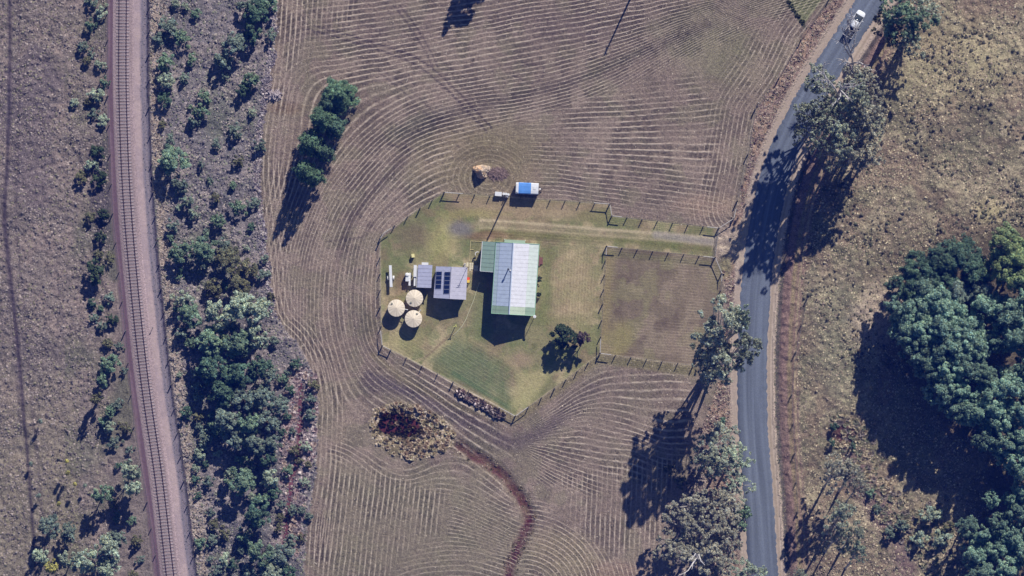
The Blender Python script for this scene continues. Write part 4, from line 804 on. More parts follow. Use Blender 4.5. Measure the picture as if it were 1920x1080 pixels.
kindw = {'forest': 'broadleaf tree', 'round': 'round tree', 'bush': 'bush', 'gum': 'gum tree', 'casuarina': 'feathery tree', 'sapling': 'thin sapling'}
cnt = {}
for t in sorted(TREES, key=lambda t: (t['cy'], t['cx'])):
    k = (t['zone'], t['leaf'], t['kind']); cnt.setdefault(k, []).append(t)
for k, L in cnt.items():
    for i, t in enumerate(L):
        if len(L) == 1: w_ = 'only one of its colour'
        else:
            w_ = '%s from the top' % ordw[i + 1] if i < len(L) - 1 else 'lowest of its colour'
        t['label'] = '%s %s %s, %s' % (lookw[k[1]], kindw[k[2]], k[0], w_)
NAME = {'forest': 'forest_tree', 'round': 'round_tree', 'bush': 'bush', 'gum': 'gum_tree', 'casuarina': 'casuarina_tree', 'sapling': 'sapling'}
NV = {'forest': 5, 'round': 5, 'bush': 6, 'gum': 5, 'casuarina': 3, 'sapling': 2}
tb = np.array([(t['base'] or (t['cx'], t['cy'])) for t in TREES], np.float32); tz = height(tb[:, 0], tb[:, 1])
for i, t in enumerate(TREES):
    v = i % NV[t['kind']]; cr, tr, Rr, H = proto(t['kind'], t['leaf'], v)
    B = P(*tb[i]); B.z = float(tz[i]) - .05
    Cn = P(t['cx'], t['cy'], t['H'] * .78)
    if t['base'] is None: B.x, B.y = Cn.x, Cn.y
    root = empty(NAME[t['kind']], B, t['label'], t['word'], {VERGE: 'trees and bushes on the railway verge', SCR: 'trees and bushes of the scrub strip', FRS: 'forest trees at the east edge', ROWZ: 'line of trees in the hay field', RW: 'roadside trees on the west side', RE: 'roadside trees on the east side', GU: 'trees by the gully', YD: 'small trees on the lawn', HS: 'bushes by the house', OUT: 'trees beyond the top edge'}[t['zone']])
    s = t['r'] * .1 / Rr; szz = t['H'] / H
    dv = Vector((Cn.x - B.x, Cn.y - B.y, t['H'] * .78))
    qt = dv.to_track_quat('Z', 'Y') if dv.xy.length > .05 else None
    root.rotation_mode = 'QUATERNION'
    q2 = Matrix.Rotation(rnd.random() * 6.283, 3, 'Z').to_quaternion()
    root.rotation_quaternion = (Vector((0, 0, 1)).rotation_difference(dv.normalized()) @ q2) if qt else q2
    root.scale = (s, s, szz)
    c_ = link_mesh('crown', cr, root); t_ = link_mesh('trunk', tr, root)

# dead trees with bare white limbs
m_dead = mat('bleached_deadwood', (.55, .52, .5), .8, .2, 1.5)
def dead_tree(base, limbs, label, r0=.22, twigs=7, zk=1.0):
    limbs = [[(q[0], q[1], q[2] * zk) for q in L] for L in limbs]
    root = empty('dead_tree', P(*base), label, 'dead tree', 'bare white dead trees by the road')
    for k, L in enumerate(limbs):
        b = MB(); pts = [P(*q) for q in L]; ra = r0 if k == 0 else r0 * .55
        b.tube(pts, [ra * (1 - .75 * i / (len(pts) - 1)) for i in range(len(pts))], 6); b.build('trunk' if k == 0 else 'limb', m_dead, root)
        if k:
            t_ = MB()
            for _ in range(twigs):
                i = rnd.randrange(0, len(pts) - 1); p = pts[i].lerp(pts[i + 1], rnd.random()); d = (pts[i + 1] - pts[i]).normalized()
                q = p + (d + Vector((rnd.uniform(-.9, .9), rnd.uniform(-.9, .9), rnd.uniform(-.2, .6)))).normalized() * rnd.uniform(.6, 1.7)
                m_ = p.lerp(q, .5) + Vector((rnd.uniform(-.15, .15), rnd.uniform(-.15, .15), .1)); t_.tube([p, m_, q], [.055, .04, .02], 4)
            tag(t_.build('twigs', m_dead, root), kind='stuff')
dead_tree((1600, 130), [[(1600, 130, 0), (1599, 122, 4), (1598, 110, 8), (1595, 98, 10)], [(1598, 110, 8), (1590, 100, 10), (1584, 88, 11), (1580, 78, 12), (1568, 75, 12.5)], [(1595, 98, 10), (1588, 80, 12), (1586, 65, 13), (1580, 58, 13.5), (1578, 52, 14)], [(1588, 80, 12), (1594, 65, 13), (1592, 48, 14), (1598, 32, 15), (1596, 26, 15.5)],
                              [(1595, 98, 10), (1602, 84, 12), (1603, 68, 13), (1607, 52, 14)], [(1594, 65, 13), (1602, 55, 14), (1606, 42, 14.5)], [(1599, 122, 5), (1590, 116, 6.5), (1579, 113, 7.5)], [(1599, 118, 5), (1612, 117, 7), (1622, 122, 8), (1634, 131, 9)], [(1586, 65, 13), (1592, 55, 14), (1588, 42, 14.5), (1592, 36, 15)]],
          'bare white dead tree whose branches reach over the white pickup', .3, 22)
dead_tree((1578, 200), [[(1578, 200, 0), (1572, 180, 8), (1565, 165, 13)], [(1565, 165, 13), (1556, 154, 15), (1550, 148, 16), (1544, 136, 17), (1543, 126, 17.5), (1547, 117, 18)], [(1550, 150, 16), (1540, 151, 16.5), (1529, 147, 17)], [(1544, 138, 17), (1535, 134, 17.5), (1533, 130, 18)], [(1556, 154, 15), (1548, 146, 17), (1541, 128, 18)]],
          'leaning dead tree with a white fork hanging over the left edge of the road', .34, 9, 1.5)
dead_tree((1582, 198), [[(1582, 198, 0), (1578, 185, 7), (1576, 168, 13)], [(1576, 168, 13), (1577, 162, 15), (1575, 157, 15.5)], [(1576, 166, 13), (1592, 163, 14.5), (1602, 162, 15), (1609, 160, 15.5)], [(1577, 170, 12), (1584, 177, 13.5), (1591, 185, 14)], [(1577, 172, 12), (1575, 183, 13), (1568, 190, 13.5), (1560, 198, 14)], [(1580, 165, 13.5), (1586, 158, 15), (1598, 157, 15.5)]],
          'dead tree with white limbs spreading star-like above grey gums', .34, 9, 1.75)
dead_tree((1300, 1065), [[(1300, 1065, 0), (1302, 1055, 7), (1306, 1045, 12)], [(1306, 1045, 12), (1298, 1058, 13.5), (1290, 1070, 14), (1280, 1076, 14.5)], [(1306, 1045, 12), (1304, 1038, 14), (1296, 1050, 14.5)], [(1310, 1040, 12), (1314, 1052, 14), (1322, 1060, 14.5)]], 'short white dead limbs poking through brownish gums at the bottom', .3, 6, 1.35)

# ------------------------------------------------------------------ fences
m_post = mat('grey_timber_post', (.13, .115, .10), .9, .25, 3); m_pale = mat('pale_timber_rail', (.46, .43, .40), .85, .2, 2); m_wire = mat('fence_wire', (.25, .24, .24), .5, .1, 3, .8)
def fence(line, label, rails=(), spacing=2.95, h=1.25, pale_line=True, big_ends=True):
    P3 = [P(x, y) for x, y in line]; root = empty('fence', P3[0], label, 'fence')
    pts = []
    for a_, b_ in zip(P3[:-1], P3[1:]):
        L = (b_ - a_).length; n = max(1, round(L / spacing)); pts += [a_.lerp(b_, i / n) for i in range(n)]
    pts.append(P3[-1])
    first = None
    for i, p in enumerate(pts):
        corner = any((p - q).length < .05 for q in P3)
        if corner: MB().tube([p + Vector((0, 0, -.3)), p + Vector((0, 0, h + .2))], .13, 8).build('corner_post', m_post, root)
        else:
            if first is None: first = MB().tube([(0, 0, -.3), (0, 0, h)], [.11, .09], 7).build('post', m_post, root, world=False); o = first
            else: o = first.copy(); COL.objects.link(o); o.parent = root
            o.location = p - root.location; o.rotation_euler = (rnd.uniform(-.04, .04), rnd.uniform(-.04, .04), 0)
    for z in (.3, .6, .9, 1.15): MB().tube([p + Vector((0, 0, z)) for p in pts], .011, 4).build('wire', m_wire, root)
    for (x0, y0, x1, y1) in rails:
        a_, b_ = P(x0, y0), P(x1, y1); MB().tube([a_ + Vector((0, 0, h + .02)), b_ + Vector((0, 0, h + .02))], .085, 7).build('rail', m_pale, root)
    return root
fence([(833, 361), (976, 371)], 'north yard fence west of the caravan, post and wire', [(833, 361, 868, 363.5)])
fence([(976, 371.3), (1143, 383), (1147, 405), (1347, 428)], 'north yard fence from the caravan east to the driveway gate', [(1113, 380.6, 1143, 383), (1143, 383, 1147, 405), (1147, 405, 1166, 407.2), (1325, 425.5, 1347, 428)])
fence([(833, 361.2), (788, 390), (716, 440), (712.5, 452), (713.5, 575), (717, 648)], 'west yard fence curving round the three water tanks', [(720, 437.5, 734, 428), (714, 447, 720, 437.5), (714, 620, 717, 648)])
fence([(717, 648.3), (733, 656), (850, 716), (966, 780)], 'southwest yard fence running down to the bottom corner', [(717, 648.3, 733, 656), (935, 763, 966, 780)])
fence([(966.3, 780), (1040, 728), (1124.5, 664)], 'southeast yard fence rising from the bottom corner to the paddock', [(966.3, 780, 990, 763)])
fence([(1137, 462), (1130, 570), (1124.8, 662)], 'fence between the lawn and the brown paddock', [(1137, 462, 1136, 478), (1126, 635, 1124.8, 662)])
fence([(1137.3, 462), (1340, 483)], 'fence between the driveway and the brown paddock', [(1137.3, 462, 1158, 464), (1318, 480.8, 1340, 483)])
fence([(1340.3, 483), (1353, 513), (1351, 545)], 'short kinked fence south of the driveway gate', [(1340.3, 483, 1353, 513), (1353, 513, 1352, 527)])
fence([(1125, 662.3), (1300, 685)], 'fence along the south side of the brown paddock', [(1125, 662.3, 1146, 665)])
fence([(1347.3, 428), (1375, 410), (1382, 378)], 'short fence north of the driveway gate', [(1347.3, 428, 1375, 410), (1375, 410, 1379, 392)])
fence([(1382, 377.5), (1402, 290), (1416, 205), (1460, 147), (1502, 75), (1556, -5), (1580, -40)], 'field fence between the hay field and the west verge of the road', spacing=6.5)
fence([(1513, 560), (1492, 660), (1484, 740), (1490, 850), (1495, 960)], 'pasture fence east of the road', spacing=6)
fence([(282, -30), (281, 100), (281, 200), (288, 360), (304, 540), (322, 720), (346, 900), (369, 1090)], 'long boundary fence east of the railway', spacing=5)
fence([(203, -30), (203, 180), (212, 400), (236, 620), (252, 800), (277, 940), (300, 1090)], 'long boundary fence west of the railway', spacing=6)
# driveway gate (open wire and pipe gate)
gt = empty('farm_gate', P(1347, 428), 'closed pipe gate across the gravel driveway near the road', 'gate')
a_, b_ = P(1347, 431), P(1340.5, 480); fr = MB()
for z in (.25, 1.15): fr.tube([a_ + Vector((0, 0, z)), b_ + Vector((0, 0, z))], .03, 6)
for t in (0, .5, 1): fr.tube([a_.lerp(b_, t) + Vector((0, 0, .25)), a_.lerp(b_, t) + Vector((0, 0, 1.15))], .03, 6)
fr.build('frame', mat('galvanised', (.45, .46, .48), .4, .1, 3, .7), gt)
for z in (.45, .65, .85): MB().tube([a_ + Vector((0, 0, z)), b_ + Vector((0, 0, z))], .02, 5).build('bar', MATS['galvanised'], gt)

# ------------------------------------------------------------------ buildings
def lerp2(a, b, t): return (a[0] + (b[0] - a[0]) * t, a[1] + (b[1] - a[1]) * t)
def sheet(name, root, a, b, c, d, m, th=.03, rib=True):
    """one roof sheet; a,b along the ridge side, c,d along the eave side (a-d and b-c run down the slope)"""
    mb = MB(); up = Vector((0, 0, th)); mb.hexa([d, c, b, a], [d + up, c + up, b + up, a + up])
    if rib:
        w_ = (b - a).normalized() * .07; u2 = Vector((0, 0, th + .012)); 
        mb.hexa([d + up * 1.05, d + w_ + up * 1.05, a + w_ + up * 1.05, a + up * 1.05], [d + u2, d + w_ + u2, a + w_ + u2, a + u2])
    return mb.build(name, m, root)
def gable(root, NW, NE, SE, SW, RN, RS, he, hr, n, fW, fE, wallm, inset=.45, split=None):
    """sheets run from ridge to eave, n along the length"""
    for side, (A, B, fn) in enumerate((((NW, SW), (RN, RS), fW), ((NE, SE), (RN, RS), fE))):
        for i in range(n):
            t0, t1 = i / n, (i + 1) / n - .0012
            e0, e1 = P(*lerp2(A[0], A[1], t0), he), P(*lerp2(A[0], A[1], t1), he)
            r0, r1 = P(*lerp2(B[0], B[1], t0), hr), P(*lerp2(B[0], B[1], t1), hr)
            sp = split[side] if split else 1.0
            if sp < 1:
                m0, m1 = r0.lerp(e0, sp), r1.lerp(e1, sp)
                sheet('roof_sheet', root, r0, r1, m1, m0, fn(i, 0)); dz = Vector((0, 0, -.05))
                sheet('verandah_sheet', root, m0.lerp(e0, .003) + dz, m1.lerp(e1, .003) + dz, e1 + dz, e0 + dz, fn(i, 1))
            else: sheet('roof_sheet', root, r0, r1, e1, e0, fn(i, 0))
    cn = Vector([sum(P(*q)[k] for q in (NW, NE, SE, SW)) / 4 for k in range(3)])
    def ins(q): v = P(*q) - cn; L = v.length; return cn + v * ((L - inset * 1.4) / L)
    w4 = [ins(q) for q in (SW, SE, NE, NW)]; rn, rs = P(*RN), P(*RS)
    rs_ = w4[0].lerp(w4[1], ((rs - P(*SW)).length / (P(*SE) - P(*SW)).length)); rn_ = w4[3].lerp(w4[2], ((rn - P(*NW)).length / (P(*NE) - P(*NW)).length))
    b = MB(); zb = Vector((0, 0, -.15)); ze = Vector((0, 0, he - .08 + (hr - he) * .1)); zr = Vector((0, 0, hr - .1))
    b.add([w4[0] + zb, w4[1] + zb, w4[1] + ze, rs_ + zr, w4[0] + ze], [(0, 1, 2, 3, 4)]); b.add([w4[2] + zb, w4[3] + zb, w4[3] + ze, rn_ + zr, w4[2] + ze], [(0, 1, 2, 3, 4)])
    b.add([w4[1] + zb, w4[2] + zb, w4[2] + ze, w4[1] + ze], [(0, 1, 2, 3)]); b.add([w4[3] + zb, w4[0] + zb, w4[0] + ze, w4[3] + ze], [(0, 1, 2, 3)])
    b.build('wall', wallm, root)
    return w4
def wallbox(root, corners, h, m, name='wall'):
    mb = MB(); mb.hexa([P(*q) + Vector((0, 0, -.15)) for q in corners], [Vector((P(*q).x, P(*q).y, h)) for q in corners]); return mb.build(name, m, root)
def opening(root, name, p, rz, w_, h_, z, frame_m, pane_m):
    f = MB().box(p + Vector((0, 0, z)), (w_, .08, h_), rz).build(name, frame_m, root)
    q = MB(); q.box(Vector(p) + Vector((0, 0, z)), (w_ - .14, .12, h_ - .14), rz); q.build('pane' if name == 'window' else 'panel', pane_m, f, world=False).location = (0, 0, 0)
    o = f.children[0]; o.data.transform(Matrix.Translation(-root.location)); return f

def roofm(name, rgb): return mat(name, rgb, .42, .08, 1.6, .0, .0, .5)
m_rw = roofm('shaded_blue_grey_roofing', col(178, 190, 220)); m_rwo = roofm('shaded_blue_green_roofing', col(170, 186, 204)); m_re = roofm('sunlit_white_roofing', col(214, 214, 232)); m_reo = roofm('sunlit_green_white_roofing', col(202, 212, 216))  # east slope colours hold the sun's brightening, west slope colours the shade
m_gr = roofm('green_roofing', col(142, 164, 150)); m_gl = roofm('light_green_roofing', col(182, 196, 182)); m_wing = roofm('sea_green_roofing', col(130, 152, 148)); m_wallh = mat('cream_cladding', (.5, .48, .42), .8, .06, 1)
m_glass = mat('dark_glass', (.03, .04, .05), .1, .1, 1, 0, 0, .6); m_white = mat('white_paint', (.78, .78, .78), .5, .05, 2)
NW, NE, SE, SW, RN, RS = (930, 454), (1011, 458), (1002, 592), (921.5, 587.5), (962.5, 455.5), (954.5, 589.5)
house = empty('house', P(966, 523), 'large farmhouse with pale corrugated gable roof and green verandah edges', 'house')
gable(house, NW, NE, SE, SW, RN, RS, 3.35, 4.65, 18, lambda i, k: m_gr if i > 15 else (m_rwo if k else m_rw), lambda i, k: (m_gr if k else m_gl) if i > 15 else (m_reo if k else m_re), m_wallh, .5, (.76, .62))
MB().tube([P(*RN, 4.72), P(*RS, 4.72)], .13, 8).build('ridge_cap', m_rw, house)
m_gut = mat('green_gutter', col(140, 178, 160), .5, .05, 1)
for a_, b_ in (((NW), (SW)), ((NE), (SE))): MB().tube([P(*a_, 3.28), P(*b_, 3.28)], .09, 6).build('gutter', m_gut, house)
for a_, r_, b_ in ((SW, RS, SE), (NW, RN, NE)):
    b = MB(); b.tube([P(*a_, 3.36), P(*r_, 4.66), P(*b_, 3.36)], .07, 5); b.build('barge_board', m_gut, house)
# porch on the north side and west wing
pc = [(946, 449), (985, 451), (984.3, 457.2), (945.6, 455.2)]
b = MB(); b.hexa([P(*q, 2.75 + .1 * (i > 1)) for i, q in enumerate(pc)][::-1], [P(*q, 2.82 + .1 * (i > 1)) for i, q in enumerate(pc)][::-1]); b.build('porch_roof', m_gr, house)
for q in (pc[0], pc[1]): MB().tube([P(*q) , Vector((P(*q).x, P(*q).y, 2.75))], .06, 6).build('porch_post', m_white, house)
wg = [(904.5, 452.5), (930.2, 453.8), (926.6, 510.2), (900.2, 508.2)]
for i in range(7):
    t0, t1 = i / 7, (i + 1) / 7 - .006
    sheet('wing_roof_sheet', house, P(*lerp2(wg[1], wg[2], t0), 3.15), P(*lerp2(wg[1], wg[2], t1), 3.15), P(*lerp2(wg[0], wg[3], t1), 2.8), P(*lerp2(wg[0], wg[3], t0), 2.8), m_wing)
MB().tube([P(*wg[0], 2.78), P(*wg[3], 2.78)], .08, 6).build('gutter', m_white, house); MB().tube([P(*wg[3], 2.78), P(*wg[2], 3.12)], .06, 6).build('barge_board', m_white, house)
wallbox(house, [(925.5, 507.5), (929, 456), (907.5, 455.5), (903.5, 505.5)][::1], 2.72, m_wallh, 'wing_wall')
MB().tube([P(953, 505, 4.2), P(953, 505, 5.7)], .1, 10).tube([P(953, 505, 5.7), P(953, 505, 5.95)], [.2, .16], 10).build('flue', mat('dark_metal', (.04, .04, .05), .5, .1), house)
MB().lathe(P(957.5, 507.5, 4.5), [(.16, 0), (.2, .12), (.1, .25)], 10).build('roof_vent', m_white, house)
MB().tube([P(1002.5, 593.5, 0), P(1002.5, 593.5, 3.6)], .05, 6).lathe(P(1002.5, 593.5, 3.3), [(.1, 0), (.28, .15), (.3, .2)], 10).build('antenna', m_white, house)
ry = math.atan2(P(*SW).y - P(*NW).y, P(*SW).x - P(*NW).x)
for t in (.2, .45, .7, .88): opening(house, 'window', P(*lerp2((1005, 462), (996.5, 588), t)), ry, 1.3, 1.1, 1.7, m_white, m_glass)
for t in (.3, .7): opening(house, 'window', P(*lerp2((927, 583.8), (997, 587.5), t)), ry + math.pi / 2, 1.4, 1.1, 1.7, m_white, m_glass)
for t in (.62, .85): opening(house, 'window', P(*lerp2((934, 458), (926, 583.5), t)), ry, 1.3, 1.1, 1.7, m_white, m_glass)
opening(house, 'door', P(964, 460), ry + math.pi / 2, 1.0, 2.1, 1.05, m_white, mat('green_door', (.08, .14, .1), .6, .1))
# brown steps on the east side
b = MB()
for i in range(3): b.box(P(1012.5 + 1.8 * i, 489) + Vector((0, 0, .45 - .15 * i)), (.3, 1.3, .1))
b.box(P(1010, 489) + Vector((0, 0, .62)), (.5, 2.0, .08)); b.build('steps', mat('brown_boards', (.2, .09, .08), .8, .2), house)

# big shed
shed = empty('shed', P(845, 530), 'grey gable shed carrying solar panels on its west slope', 'shed')
m_sh = roofm('lilac_grey_roofing', col(170, 172, 204)); m_sh2 = roofm('light_grey_roofing', col(182, 180, 204)); m_walls = mat('grey_cladding', (.32, .33, .38), .7, .08, 1)
sNW, sNE, sSE, sSW, sRN, sRS = (818, 499.3), (876, 501.5), (873, 562), (813.3, 558.5), (847, 500.2), (843.3, 560.5)
gable(shed, sNW, sNE, sSE, sSW, sRN, sRS, 2.6, 3.25, 8, lambda i, k: m_sh, lambda i, k: m_sh2, m_walls, .2)
MB().tube([P(*sRN, 3.31), P(*sRS, 3.31)], .1, 8).build('ridge_cap', m_sh2, shed)
for a_, b_ in ((sNW, sSW), (sNE, sSE)): MB().tube([P(*a_, 2.56), P(*b_, 2.56)], .07, 6).build('gutter', m_sh2, shed)
m_pan = mat('solar_cell', (.012, .022, .075), .2, .15, 2, 0, 0, .7); m_fr = mat('panel_frame', (.5, .52, .6), .4, .05, 2, .6)
def roofz(px): return 2.6 + .65 * (px - 815.5) / 29.5
def panel(x0, y0, x1, y1, sk):
    c = [(x0 + sk * (y1 - y0) * 0, y0), (x1, y0), (x1 + sk, y1), (x0 + sk, y1)]
    f = MB(); f.hexa([P(*q, roofz(q[0]) + .10) for q in c][::-1], [P(*q, roofz(q[0]) + .15) for q in c][::-1]); fo = f.build('solar_panel', m_fr, shed)
    cc = [(c[0][0] + .5, c[0][1] + .5), (c[1][0] - .5, c[1][1] + .5), (c[2][0] - .5, c[2][1] - .5), (c[3][0] + .5, c[3][1] - .5)]
    g_ = MB(); g_.hexa([P(*q, roofz(q[0]) + .152) for q in cc][::-1], [P(*q, roofz(q[0]) + .16) for q in cc][::-1]); g2 = g_.build('cell_glass', m_pan, shed); g2.parent = fo
for i in range(4): panel(817.6 - .42 * i, 509 + 8.1 * i, 828.9 - .42 * i, 516.8 + 8.1 * i, -.42)
for i in range(5): panel(833.6 - .5 * i, 509.6 + 8.25 * i, 844.8 - .5 * i, 517.6 + 8.25 * i, -.5)
MB().tube([P(875, 503, 2.0), P(875, 503, 5.9)], .05, 6).box(P(875, 503, 5.8), (1.0, .05, .05), .4).box(P(875, 503, 5.5), (.7, .05, .05), .4).build('antenna_mast', MATS['dark_metal'], shed)
opening(shed, 'roller_door', P(858, 500.6 + 1.8) , ry + math.pi / 2, 2.4, 2.2, 1.1, m_white, m_fr)
# small shed
ss = empty('small_shed', P(796, 518), 'small lilac grey shed with a flat sloping roof beside the tanks', 'shed')
qc = [(784.3, 496.2), (810.8, 497), (808.6, 540.2), (782, 539.2)]
for i in range(6):
    t0, t1 = i / 6, (i + 1) / 6 - .006
    sheet('roof_sheet', ss, P(*lerp2(qc[1], qc[2], t0), 2.5), P(*lerp2(qc[1], qc[2], t1), 2.5), P(*lerp2(qc[0], qc[3], t1), 2.3), P(*lerp2(qc[0], qc[3], t0), 2.3), m_sh)
wallbox(ss, [(783.5, 537.8), (807.2, 538.5), (809.2, 498.5), (785.5, 497.8)], 2.22, m_walls)
b = MB(); b.box(P(797, 494.3, 2.25), (1.25, .45, .06), R(-2)); b.build('awning', m_white, ss)
b = MB(); b.box(P(778.3, 508, 2.0), (.55, 2.2, .05), R(-2)).box(P(777.8, 524, 1.8), (.35, 2.4, .05), R(-2)); b.build('side_awning', m_white, ss); MB().box(P(781.5, 519, 2.1), (.1, 4.0, .06), R(-2)).tube([P(777, 500), P(777, 500, 1.9)], .04, 6).tube([P(777, 533), P(777, 533, 1.8)], .04, 6).build('awning_frame', m_white, ss)

# tanks
m_tank = mat('cream_poly_tank', (.85, .74, .58), .55, .05, 1.5); m_tank2 = mat('cream_tank_segment', (.8, .69, .53), .55, .05, 1)
for cx, cy, hx, hy, lab in [(777.8, 559.2, -7, 8, 'cream water tank closest to the small shed, northernmost of the three'), (743.8, 577.4, -9, -8, 'cream water tank nearest the west fence'), (775.8, 597.5, 6, -9, 'cream water tank with the southernmost position of the three')]:
    c = P(cx, cy, 0); c.z = 0; tk = empty('water_tank', c, lab, 'water tank', 'three cream water tanks')
    b = MB(); b.lathe(c, [(1.55, -.1), (1.55, .3), (1.58, .33), (1.55, .36), (1.55, .9), (1.58, .93), (1.55, .96), (1.55, 1.5), (1.58, 1.53), (1.55, 1.56), (1.55, 2.05)], 40); b.build('tank_body', m_tank, tk)
    for k in range(16):
        a0, a1 = 2 * math.pi * k / 16 + .012, 2 * math.pi * (k + 1) / 16 - .012; mid = (a0 + a1) / 2
        b = MB(); pv = lambda r, a, z: c + Vector((r * math.cos(a), r * math.sin(a), z))
        b.add([pv(.02, mid, 2.42), pv(1.6, a0, 2.06), pv(1.61, mid, 2.08), pv(1.6, a1, 2.06), pv(1.6, a0, 1.98), pv(1.61, mid, 1.98), pv(1.6, a1, 1.98)], [(0, 1, 2), (0, 2, 3), (1, 4, 5, 2), (2, 5, 6, 3)]); b.build('roof_segment', m_tank if k % 2 else m_tank2, tk)
    hp = P(cx + hx, cy + hy, 2.2); MB().lathe(Vector((hp.x, hp.y, 2.16)), [(.2, 0), (.2, .1), (.14, .13)], 12).build('hatch', mat('grey_hatch', (.28, .28, .22), .7, .1), tk)
    pd = Vector((1.0, -.15, 0)) if cx < 750 else Vector((.75, .9, 0))
    if cy > 565:
        pdn = pd.normalized(); MB().tube([c + pdn * 1.45 + Vector((0, 0, 1.85)), c + pdn * 2.15 + Vector((0, 0, 1.95)), c + pdn * 2.15 + Vector((0, 0, 2.3))], .07, 8).build('pipe', m_white, tk)

# caravan
cv = empty('caravan', P(988, 353), 'small white caravan with a bright blue roof panel parked by the north fence', 'caravan')
ang = R(-2.5); c0 = P(988.5, 353.3, 2.0); ex = Vector((math.cos(ang), math.sin(ang), 0)); ey = Vector((-math.sin(ang), math.cos(ang), 0)); L2, W2 = 2.12, 1.05
m_cv = mat('white_caravan_skin', (.75, .76, .78), .4, .03, 1); m_blue = mat('blue_roof_panel', col(90, 142, 222), .45, .14, .9)
def cvp(x, y, z): return Vector((c0.x, c0.y, 0)) + ex * x + ey * y + Vector((0, 0, z))
prof = [(-1, .45), (-1, 1.9), (-.86, 2.02), (-.4, 2.08), (.4, 2.08), (.86, 2.02), (1, 1.9), (1, .45)]
def loft(x0, x1, name, m, grow=0.0, top=False):
    b = MB(); pr = prof[1:7] if top else prof; k = len(pr)
    vs = [cvp(x, y * (W2 + grow), z + grow * 2) for x in (x0, x1) for y, z in pr]
    fs = [(j, j + 1, k + j + 1, k + j) for j in range(k - 1)]
    fs += [tuple(range(k))[::-1], tuple(range(k, 2 * k))]
    if not top: fs.append((0, k, 2 * k - 1, k - 1))
    b.add(vs, fs); return b.build(name, m, cv)
loft(-L2, L2, 'body', m_cv); loft(-1.65, .75, 'blue_roof_panel', m_blue, .012, True); loft(.72, .80, 'roof_seam', m_white, .02, True); loft(-1.7, -1.62, 'roof_seam', m_white, .02, True)
b = MB(); b.box(cvp(-1.9, 0, 2.1), (.25, 1.5, .05), ang); b.build('roof_rail', m_cv, cv); b = MB(); b.box(cvp(1.4, .1, 2.11), (.5, .5, .08), ang); b.build('roof_hatch', m_white, cv)
m_tyre = mat('black_rubber', (.02, .02, .022), .8, .1)
for s in (-1, 1):
    wc = cvp(-.1, s * 1.0, .34); b = MB(); b.tube([wc - ey * .1, wc + ey * .1], .34, 16); wh = b.build('wheel', m_tyre, cv)
    for x in (-1.1, .7): opening(cv, 'window', cvp(x, s * 1.06, 0), ang, .8, .5, 1.45, m_white, m_glass)
MB().tube([cvp(2.0, .5, .5), cvp(2.9, 0, .5)], .05, 6).tube([cvp(2.0, -.5, .5), cvp(2.9, 0, .5)], .05, 6).tube([cvp(2.75, 0, .1), cvp(2.75, 0, .8)], .05, 6).build('drawbar', MATS['dark_metal'], cv)
b = MB(); b.tube([cvp(2.42, .05, .5), cvp(2.42, .05, .95)], .16, 12); b.build('gas_bottle', m_white, cv)

# bins and tubs by the fence next to the caravan
for cx, cy, sx, sy, h, lab in [(934.5, 363.8, 1.2, .7, .8, 'long white tub against the north fence, furthest from the caravan')]:
    t = empty('tub', P(cx, cy), lab, 'tub'); c = P(cx, cy); b = MB(); b.box(c + Vector((0, 0, h / 2)), (sx, sy, h), R(-4)); b.build('body', m_white, t); MB().box(c + Vector((0, 0, h + .03)), (sx + .08, sy + .08, .06), R(-4)).build('lid', m_cv, t)
for k, (cx, cy, r_, h, lab, m_) in enumerate([(944.5, 363.8, .24, .9, 'white drum between the long tub and the power pole', m_white), (949, 364, .24, .9, 'white drum at the foot of the power pole on its north side', m_white), (953.3, 365, .22, .7, 'pale drum closest to the caravan', m_cv), (951.5, 369, .2, .6, 'small grey drum just south of the power pole', m_walls)]):
    c = P(cx, cy); t = empty('drum', c, lab, 'drum', 'drums by the north fence'); MB().lathe(c, [(r_, 0), (r_ * 1.05, h * .3), (r_, h * .33), (r_ * 1.05, h * .66), (r_, h * .7), (r_, h)], 14).build('drum_body', m_, t); MB().lathe(c + Vector((0, 0, h)), [(r_ * 1.06, -.02), (r_ * 1.06, .04), (r_ * .3, .06)], 14).build('lid', m_, t)

# power poles
m_pole = mat('dark_timber_pole', (.07, .055, .05), .9, .2, 2)
pl = empty('power_pole', P(950, 372), 'tall timber pole at the north fence with a long thin shadow', 'pole'); c = P(950, 372); MB().tube([c, c + Vector((0, 0, 6.6))], [.16, .12], 10).build('pole', m_pole, pl); MB().box(c + Vector((0, .1, 6.1)), (.3, .2, .5)).build('meter_box', m_walls, pl)
pl = empty('power_pole', P(1191, -22), 'power pole just beyond the top edge casting a thin shadow on the hay', 'pole'); c = P(1191, -22); MB().tube([c, c + Vector((0, 0, 10.1))], [.2, .13], 10).build('pole', m_pole, pl); MB().box(c + Vector((0, 0, 9.4)), (.1, 1.6, .12)).build('crossarm', m_pole, pl)

